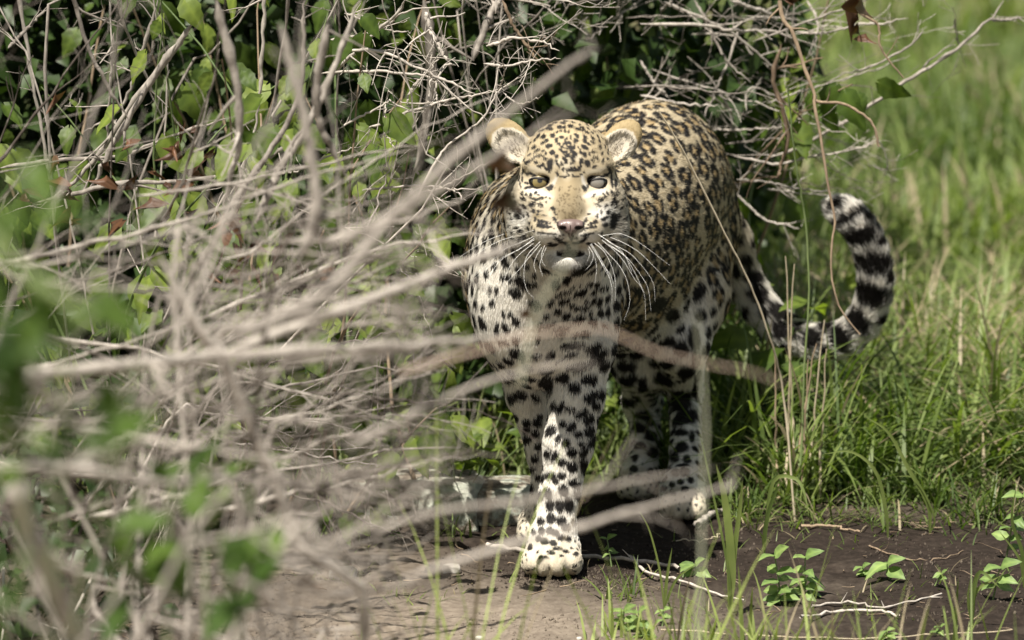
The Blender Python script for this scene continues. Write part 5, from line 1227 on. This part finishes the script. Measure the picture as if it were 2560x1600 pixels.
# ---------------------------------------------------------------- seedlings
def seedling(px_, py_, h, n, s_, label, seed, spread=1.0, cat='seedling', twin=1):
    r2 = np.random.RandomState(seed); org = G(px_, py_); th = empty('seedling', org, label, cat, 'green seedlings on the bare soil'); mb = MB()
    for q in range(twin):
        d = nrm([r2.randn() * .25, r2.randn() * .15 - .05, 1]); P = grow_path(org + [0, 0, -.004], d, h * (1 - .25 * q), r2, 7, .12); tube(mb, P, np.linspace(.0018, .0009, 7), 5, .6)
        for k in range(n):
            f = 1 - (k // 2) * .20; i_ = max(1, int(6 * f)); a = (k % 2) * PI + (k // 2) * PI / 2 + .5 + r2.uniform(-.3, .3); dd = np.array([math.cos(a), math.sin(a) * .8 - .2, r2.uniform(-.1, .45)])
            if k == 0: dd = np.array([.35, -.7, .55])
            place_leaf(SEEDL[r2.randint(3)], P[i_], nrm(dd), nrm([-.4, -.5, .8]) if k else nrm([-.3, -.8, .7]), s_ * r2.uniform(.8, 1.15), th, org, r2.uniform(-.2, .2))
    mb.build('stem', M_GREENSTEM, th, org)
for k, a in enumerate([(1950, 1500, .085, 14, 1.15, 'largest broad-leaved seedling with pale oval leaves in front of the dark soil'), (2010, 1490, .070, 13, 1.05, 'seedling with pale leaves touching the right side of the largest one'), (2225, 1445, .035, 4, 1.33, 'small seedling with four leaves on bare soil right of the grey one'),
    (2335, 1470, .028, 4, .6, 'tiny upright seedling alone on the dark soil at right'), (2165, 1435, .022, 8, .6, 'low grey-green seedling with narrow leaves on the dark soil'), (2515, 1400, .125, 9, 1.05, 'tall weed with paired leaves near the right edge'), (2480, 1500, .06, 6, 1.12, 'seedling under the tall weed near the right edge'),
    (1740, 1440, .020, 5, 1.12, 'small seedling left of the tall broad grass shoot'), (1530, 1415, .050, 6, .55, 'dark seedling standing in the leopard shadow'), (1560, 1570, .035, 9, .8, 'leafy low weed at the bottom centre'), (1610, 1590, .045, 10, .75, 'second leafy weed at the bottom right of the paw'),
    (2220, 1590, .018, 7, .6, 'low weed under the thorny stick'), (990, 1345, .02, 5, .5, 'tiny seedling on the soil in front of the lichened rock'), (2340, 1590, .02, 5, .5, 'tiny weed at the bottom right'), (1655, 1560, .03, 6, .6, 'small weed between blurred blades at the bottom')]):
    seedling(*a, seed=600 + k)
for k, (px_, py_, s_, lab) in enumerate([(2320, 1085, 1.4, 'pale three-leaved plant in the grass at right'), (2420, 1020, 1.3, 'yellow-green leaves rising from the grass near the right edge')]):
    org = G(px_, py_ + 60); th = empty('seedling', org, lab, 'seedling', 'pale seedlings in the grass'); mb = MB(); P = smooth_path([org, org + [0, 0, .03], pw(px_, py_, org[1] - .03)], 6); tube(mb, P, .0012, 4, .6); mb.build('stem', M_GREENSTEM, th, org)
    for dd in ((-.8, -.2, .5), (.8, -.2, .6), (.1, -.4, -.5)): place_leaf(SEEDL[0], P[-1], nrm(dd), nrm([-.2, -1, .5]), s_, th, org)

# ---------------------------------------------------------------- rock, pebbles, sticks
m_rock, t, out = newmat('lichened_rock')
tc = N(t, 'ShaderNodeTexCoord'); n1 = N(t, 'ShaderNodeTexNoise', i_Scale=14.0, i_Detail=8.0, i_Roughness=.75); n2 = N(t, 'ShaderNodeTexNoise', i_Scale=120.0, i_Detail=4.0)
for n_ in (n1, n2): t.links.new(tc.outputs['Object'], n_.inputs['Vector'])
rr_ = ramp(t, [(.38, (.10, .075, .055)), (.47, (.26, .22, .17)), (.54, (.44, .46, .38)), (.68, (.62, .62, .54))], n1.outputs[0]); r2_ = ramp(t, [(.3, (.55, .55, .55)), (.6, (1, 1, 1))], n2.outputs[0])
b = N(t, 'ShaderNodeBsdfPrincipled'); b.inputs['Roughness'].default_value = .95; t.links.new(mul(t, rr_.outputs[0], r2_.outputs[0]), b.inputs['Base Color'])
bp = N(t, 'ShaderNodeBump', i_Strength=.8, i_Distance=.004); t.links.new(n2.outputs[0], bp.inputs['Height']); t.links.new(bp.outputs[0], b.inputs['Normal']); t.links.new(b.outputs[0], out.inputs[0])
def rock(c_, r_xyz, label, seed, rotd=0, mat=None, sub=4, nm='rock', box=.35):
    import bmesh
    bm = bmesh.new(); bmesh.ops.create_icosphere(bm, subdivisions=sub, radius=1.0); Vv = np.array([v.co[:] for v in bm.verts]); F = np.array([[v.index for v in f.verts] for f in bm.faces]); bm.free()
    q = np.sign(Vv) * np.abs(Vv) ** box; q /= np.maximum(np.abs(q).max(1), 1e-6)[:, None] ** .5
    n_ = fbm(Vv[:, 0] * 2.2 + seed + Vv[:, 2], Vv[:, 1] * 2.2 + Vv[:, 2] * 1.7 + 5, 5, seed) - .47; n2_ = fbm(Vv[:, 0] * 9 + seed, Vv[:, 2] * 9 + Vv[:, 1] * 7, 3, seed + 4) - .44
    q = q * (1 + .35 * n_ + .10 * n2_)[:, None]; q = (q * r_xyz) @ rotz(rotd).T
    o = link(nm, mesh_np(nm, q, F, True), None, mat or m_rock); o.location = (c_[0], c_[1], c_[2]); return tag(o, label, 'rock')
g1 = G(1030, 1325); rock(g1 + [0, .09, .030], (.118, .075, .050), 'pale lichened slab of rock on the soil left of the leopard front legs', 3, -8)
g1 = G(1240, 1325); rock(g1 + [0, .10, .014], (.075, .06, .044), 'smaller lichened rock piece between the slab and the front paws', 8, 12)
m_pale = simple_mat('pale_stone', (.50, .47, .42), .9)
g1 = G(858, 1440); rock(g1 + [0, .01, .006], (.022, .014, .012), 'white pebble on the soil at lower left behind blurred twigs', 4, 20, m_pale, 3, 'pebble', .8)
g1 = G(1128, 1432); rock(g1 + [0, .01, .004], (.015, .010, .008), 'small white pebble on the soil left of the front paw', 5, 0, m_pale, 3, 'pebble', .8)
g1 = G(1448, 1592); rock(g1 + [0, .0, .002], (.004, .004, .003), 'tiny white pebble at the bottom centre edge', 6, 0, m_pale, 2, 'pebble', .8)
g1 = G(1198, 1595); rock(g1 + [0, .0, .002], (.006, .004, .003), 'tiny pale pebble at the bottom, left of the centre one', 7, 0, m_pale, 2, 'pebble', .8)
def stick(pts_, r0, r1, label, seed, mat=None, tone=.7, thorns=(), ntw=0, lift=.004):
    r2 = np.random.RandomState(seed); P = [G(a, b_) + [0, 0, lift + r0] for a, b_ in pts_]; org = P[0]; P = smooth_path(P, 24) + r2.randn(24, 3) * .0012; mb = MB(); R = np.linspace(r0, r1, 24) * (1 + .12 * r2.randn(24)); tube(mb, P, R, 7, tone)
    for f_, dx, dz in thorns: i_ = int(f_ * 23); tube(mb, smooth_path([P[i_], P[i_] + [dx, 0, dz]], 4), np.linspace(r1, .0004, 4), 4, tone)
    if ntw: twigs_on(mb, P, R, r2, ntw, .05, 0, tone)
    o = mb.build('stick', mat or M_TWIG, None, org); o.location = tuple(org); return tag(o, label, 'stick')
stick([(1215, 1362), (1330, 1385), (1480, 1402), (1600, 1418), (1700, 1432)], .0040, .0030, 'pale stick lying across the soil behind the front paw', 1, tone=.8)
stick([(1575, 1400), (1610, 1440), (1690, 1462), (1780, 1485), (1860, 1510)], .0030, .0016, 'thin pale forked stick lying before the leopard shadow', 2, tone=.85, thorns=((.1, -.02, .02),))
stick([(1742, 1328), (1775, 1305), (1810, 1285)], .0055, .0045, 'short thick broken stick beside the outer hind paw', 3, tone=.6)
stick([(2030, 1517), (2130, 1508), (2200, 1518), (2280, 1505), (2350, 1488)], .0020, .0016, 'thorny pale stick lying on the dark soil at lower right', 4, tone=.8, thorns=((.2, .01, .018), (.75, .01, -.0), (.55, -.005, .012), (.95, .02, -.0)))
stick([(2000, 1550), (2100, 1525), (2200, 1530), (2245, 1537)], .0024, .0022, 'broken white splinter of wood just below the thorny stick', 5, tone=1.0)
stick([(800, 1270), (900, 1295), (960, 1312)], .0032, .0022, 'brown stick lying left of the lichened rock', 6, M_BROWN, .5)
stick([(2170, 1365), (2250, 1392), (2340, 1395), (2410, 1375)], .0014, .0008, 'curved thin root on the dark soil below the grass edge', 7, M_BROWN, .5, lift=.001)
stick([(2000, 1335), (2080, 1330), (2150, 1345)], .0030, .0016, 'weathered chip of root at the foot of the grass tuft', 8, M_BROWN, .7)
stick([(1690, 1352), (1760, 1355), (1800, 1345)], .0010, .0007, 'straw lying in the sun right of the leopard shadow', 9, M_STRAW, .8)
stick([(1650, 1580), (1900, 1590), (2200, 1592), (2530, 1592)], .0016, .0010, 'long thin straw along the bottom edge at the right', 10, M_STRAW, .5)
stick([(2370, 1060), (2420, 1100), (2500, 1125), (2580, 1150)], .0024, .0018, 'dry reddish twig lying on the grass at the right edge', 11, M_STRAW, .5, lift=.06)
# crumbs and clods on the soil
def crumbs(n, seed):
    r2 = np.random.RandomState(seed); tet = np.array([(1, 0, -.5), (-.5, .85, -.5), (-.5, -.85, -.5), (0, 0, .8)]); F0 = np.array([(0, 1, 3), (1, 2, 3), (2, 0, 3), (0, 2, 1)])
    X = np.concatenate([r2.uniform(-1.0, 1.2, n), .10 + r2.randn(n // 6) * .05]); Y = np.concatenate([r2.uniform(-.8, .75, n), -.02 + r2.randn(n // 6) * .03]); k = fbm(X * 6, Y * 6, 3, 31); m_ = r2.rand(len(X)) < np.clip((k - .42) * 6, .05, 1); X, Y = X[m_], Y[m_]
    n = len(X); S = .0012 + .004 * r2.rand(n) ** 3; B_ = np.stack([X, Y, gz(X, Y) + S * .2], 1); a = r2.uniform(0, 6.28, n)
    rot = np.stack([np.cos(a), -np.sin(a), 0 * a, np.sin(a), np.cos(a), 0 * a, 0 * a, 0 * a, 1 + 0 * a], 1).reshape(n, 3, 3); T0 = tet[None] * r2.uniform(.6, 1.3, (n, 4, 1))
    Vv = B_[:, None] + np.einsum('nij,nkj->nki', rot, T0) * S[:, None, None]; F = (np.arange(n)[:, None, None] * 4 + F0[None]).reshape(-1, 3)
    cc = np.repeat(np.stack([np.exp(-(((X + .12) / .34) ** 2 + ((Y + .42) / .22) ** 2)) + r2.uniform(-.2, .5, n), 0 * X, 0 * X], 1), 4, 0)
    o = link('soil_crumbs', mesh_np('soil_crumbs', Vv.reshape(-1, 3), F, False, cc), None, m_soil); tag(o, 'loose crumbs and small clods scattered over the bare soil', 'soil crumbs', kind='stuff')
crumbs(26000, 5)

# litter: straws, leaf scraps and root bits strewn over the soil
def litter(n, seed):
    r2 = np.random.RandomState(seed); X = np.concatenate([r2.uniform(-.9, 1.3, n), r2.uniform(.3, 1.3, n)]); Y = np.concatenate([r2.uniform(-.7, .7, n), .56 + r2.randn(n) * .07]); mb = MB()
    for x, y in zip(X, Y):
        if r2.rand() > (.25 + 1.6 * (fbm(np.array([x * 5.]), np.array([y * 5.]), 3, 91)[0] - .35)): continue
        p = np.array([x, y, float(gz(x, y)) + .002]); a = r2.uniform(0, 6.28); L = .008 + .05 * r2.rand() ** 2.5
        Q = grow_path(p, [math.cos(a), math.sin(a), r2.uniform(-.02, .12)], L, r2, 5, .5); Q[:, 2] = np.maximum(Q[:, 2], gz(Q[:, 0], Q[:, 1]) + .0008)
        tube(mb, Q, np.linspace(.0012, .0004, 5) * r2.uniform(.5, 1.2), 3, r2.uniform(.1, .9))
    o = mb.build('litter', M_BROWN, None); tag(o, 'dry straws, root bits and twig scraps strewn over the bare soil', 'litter', kind='stuff')
litter(700, 15)
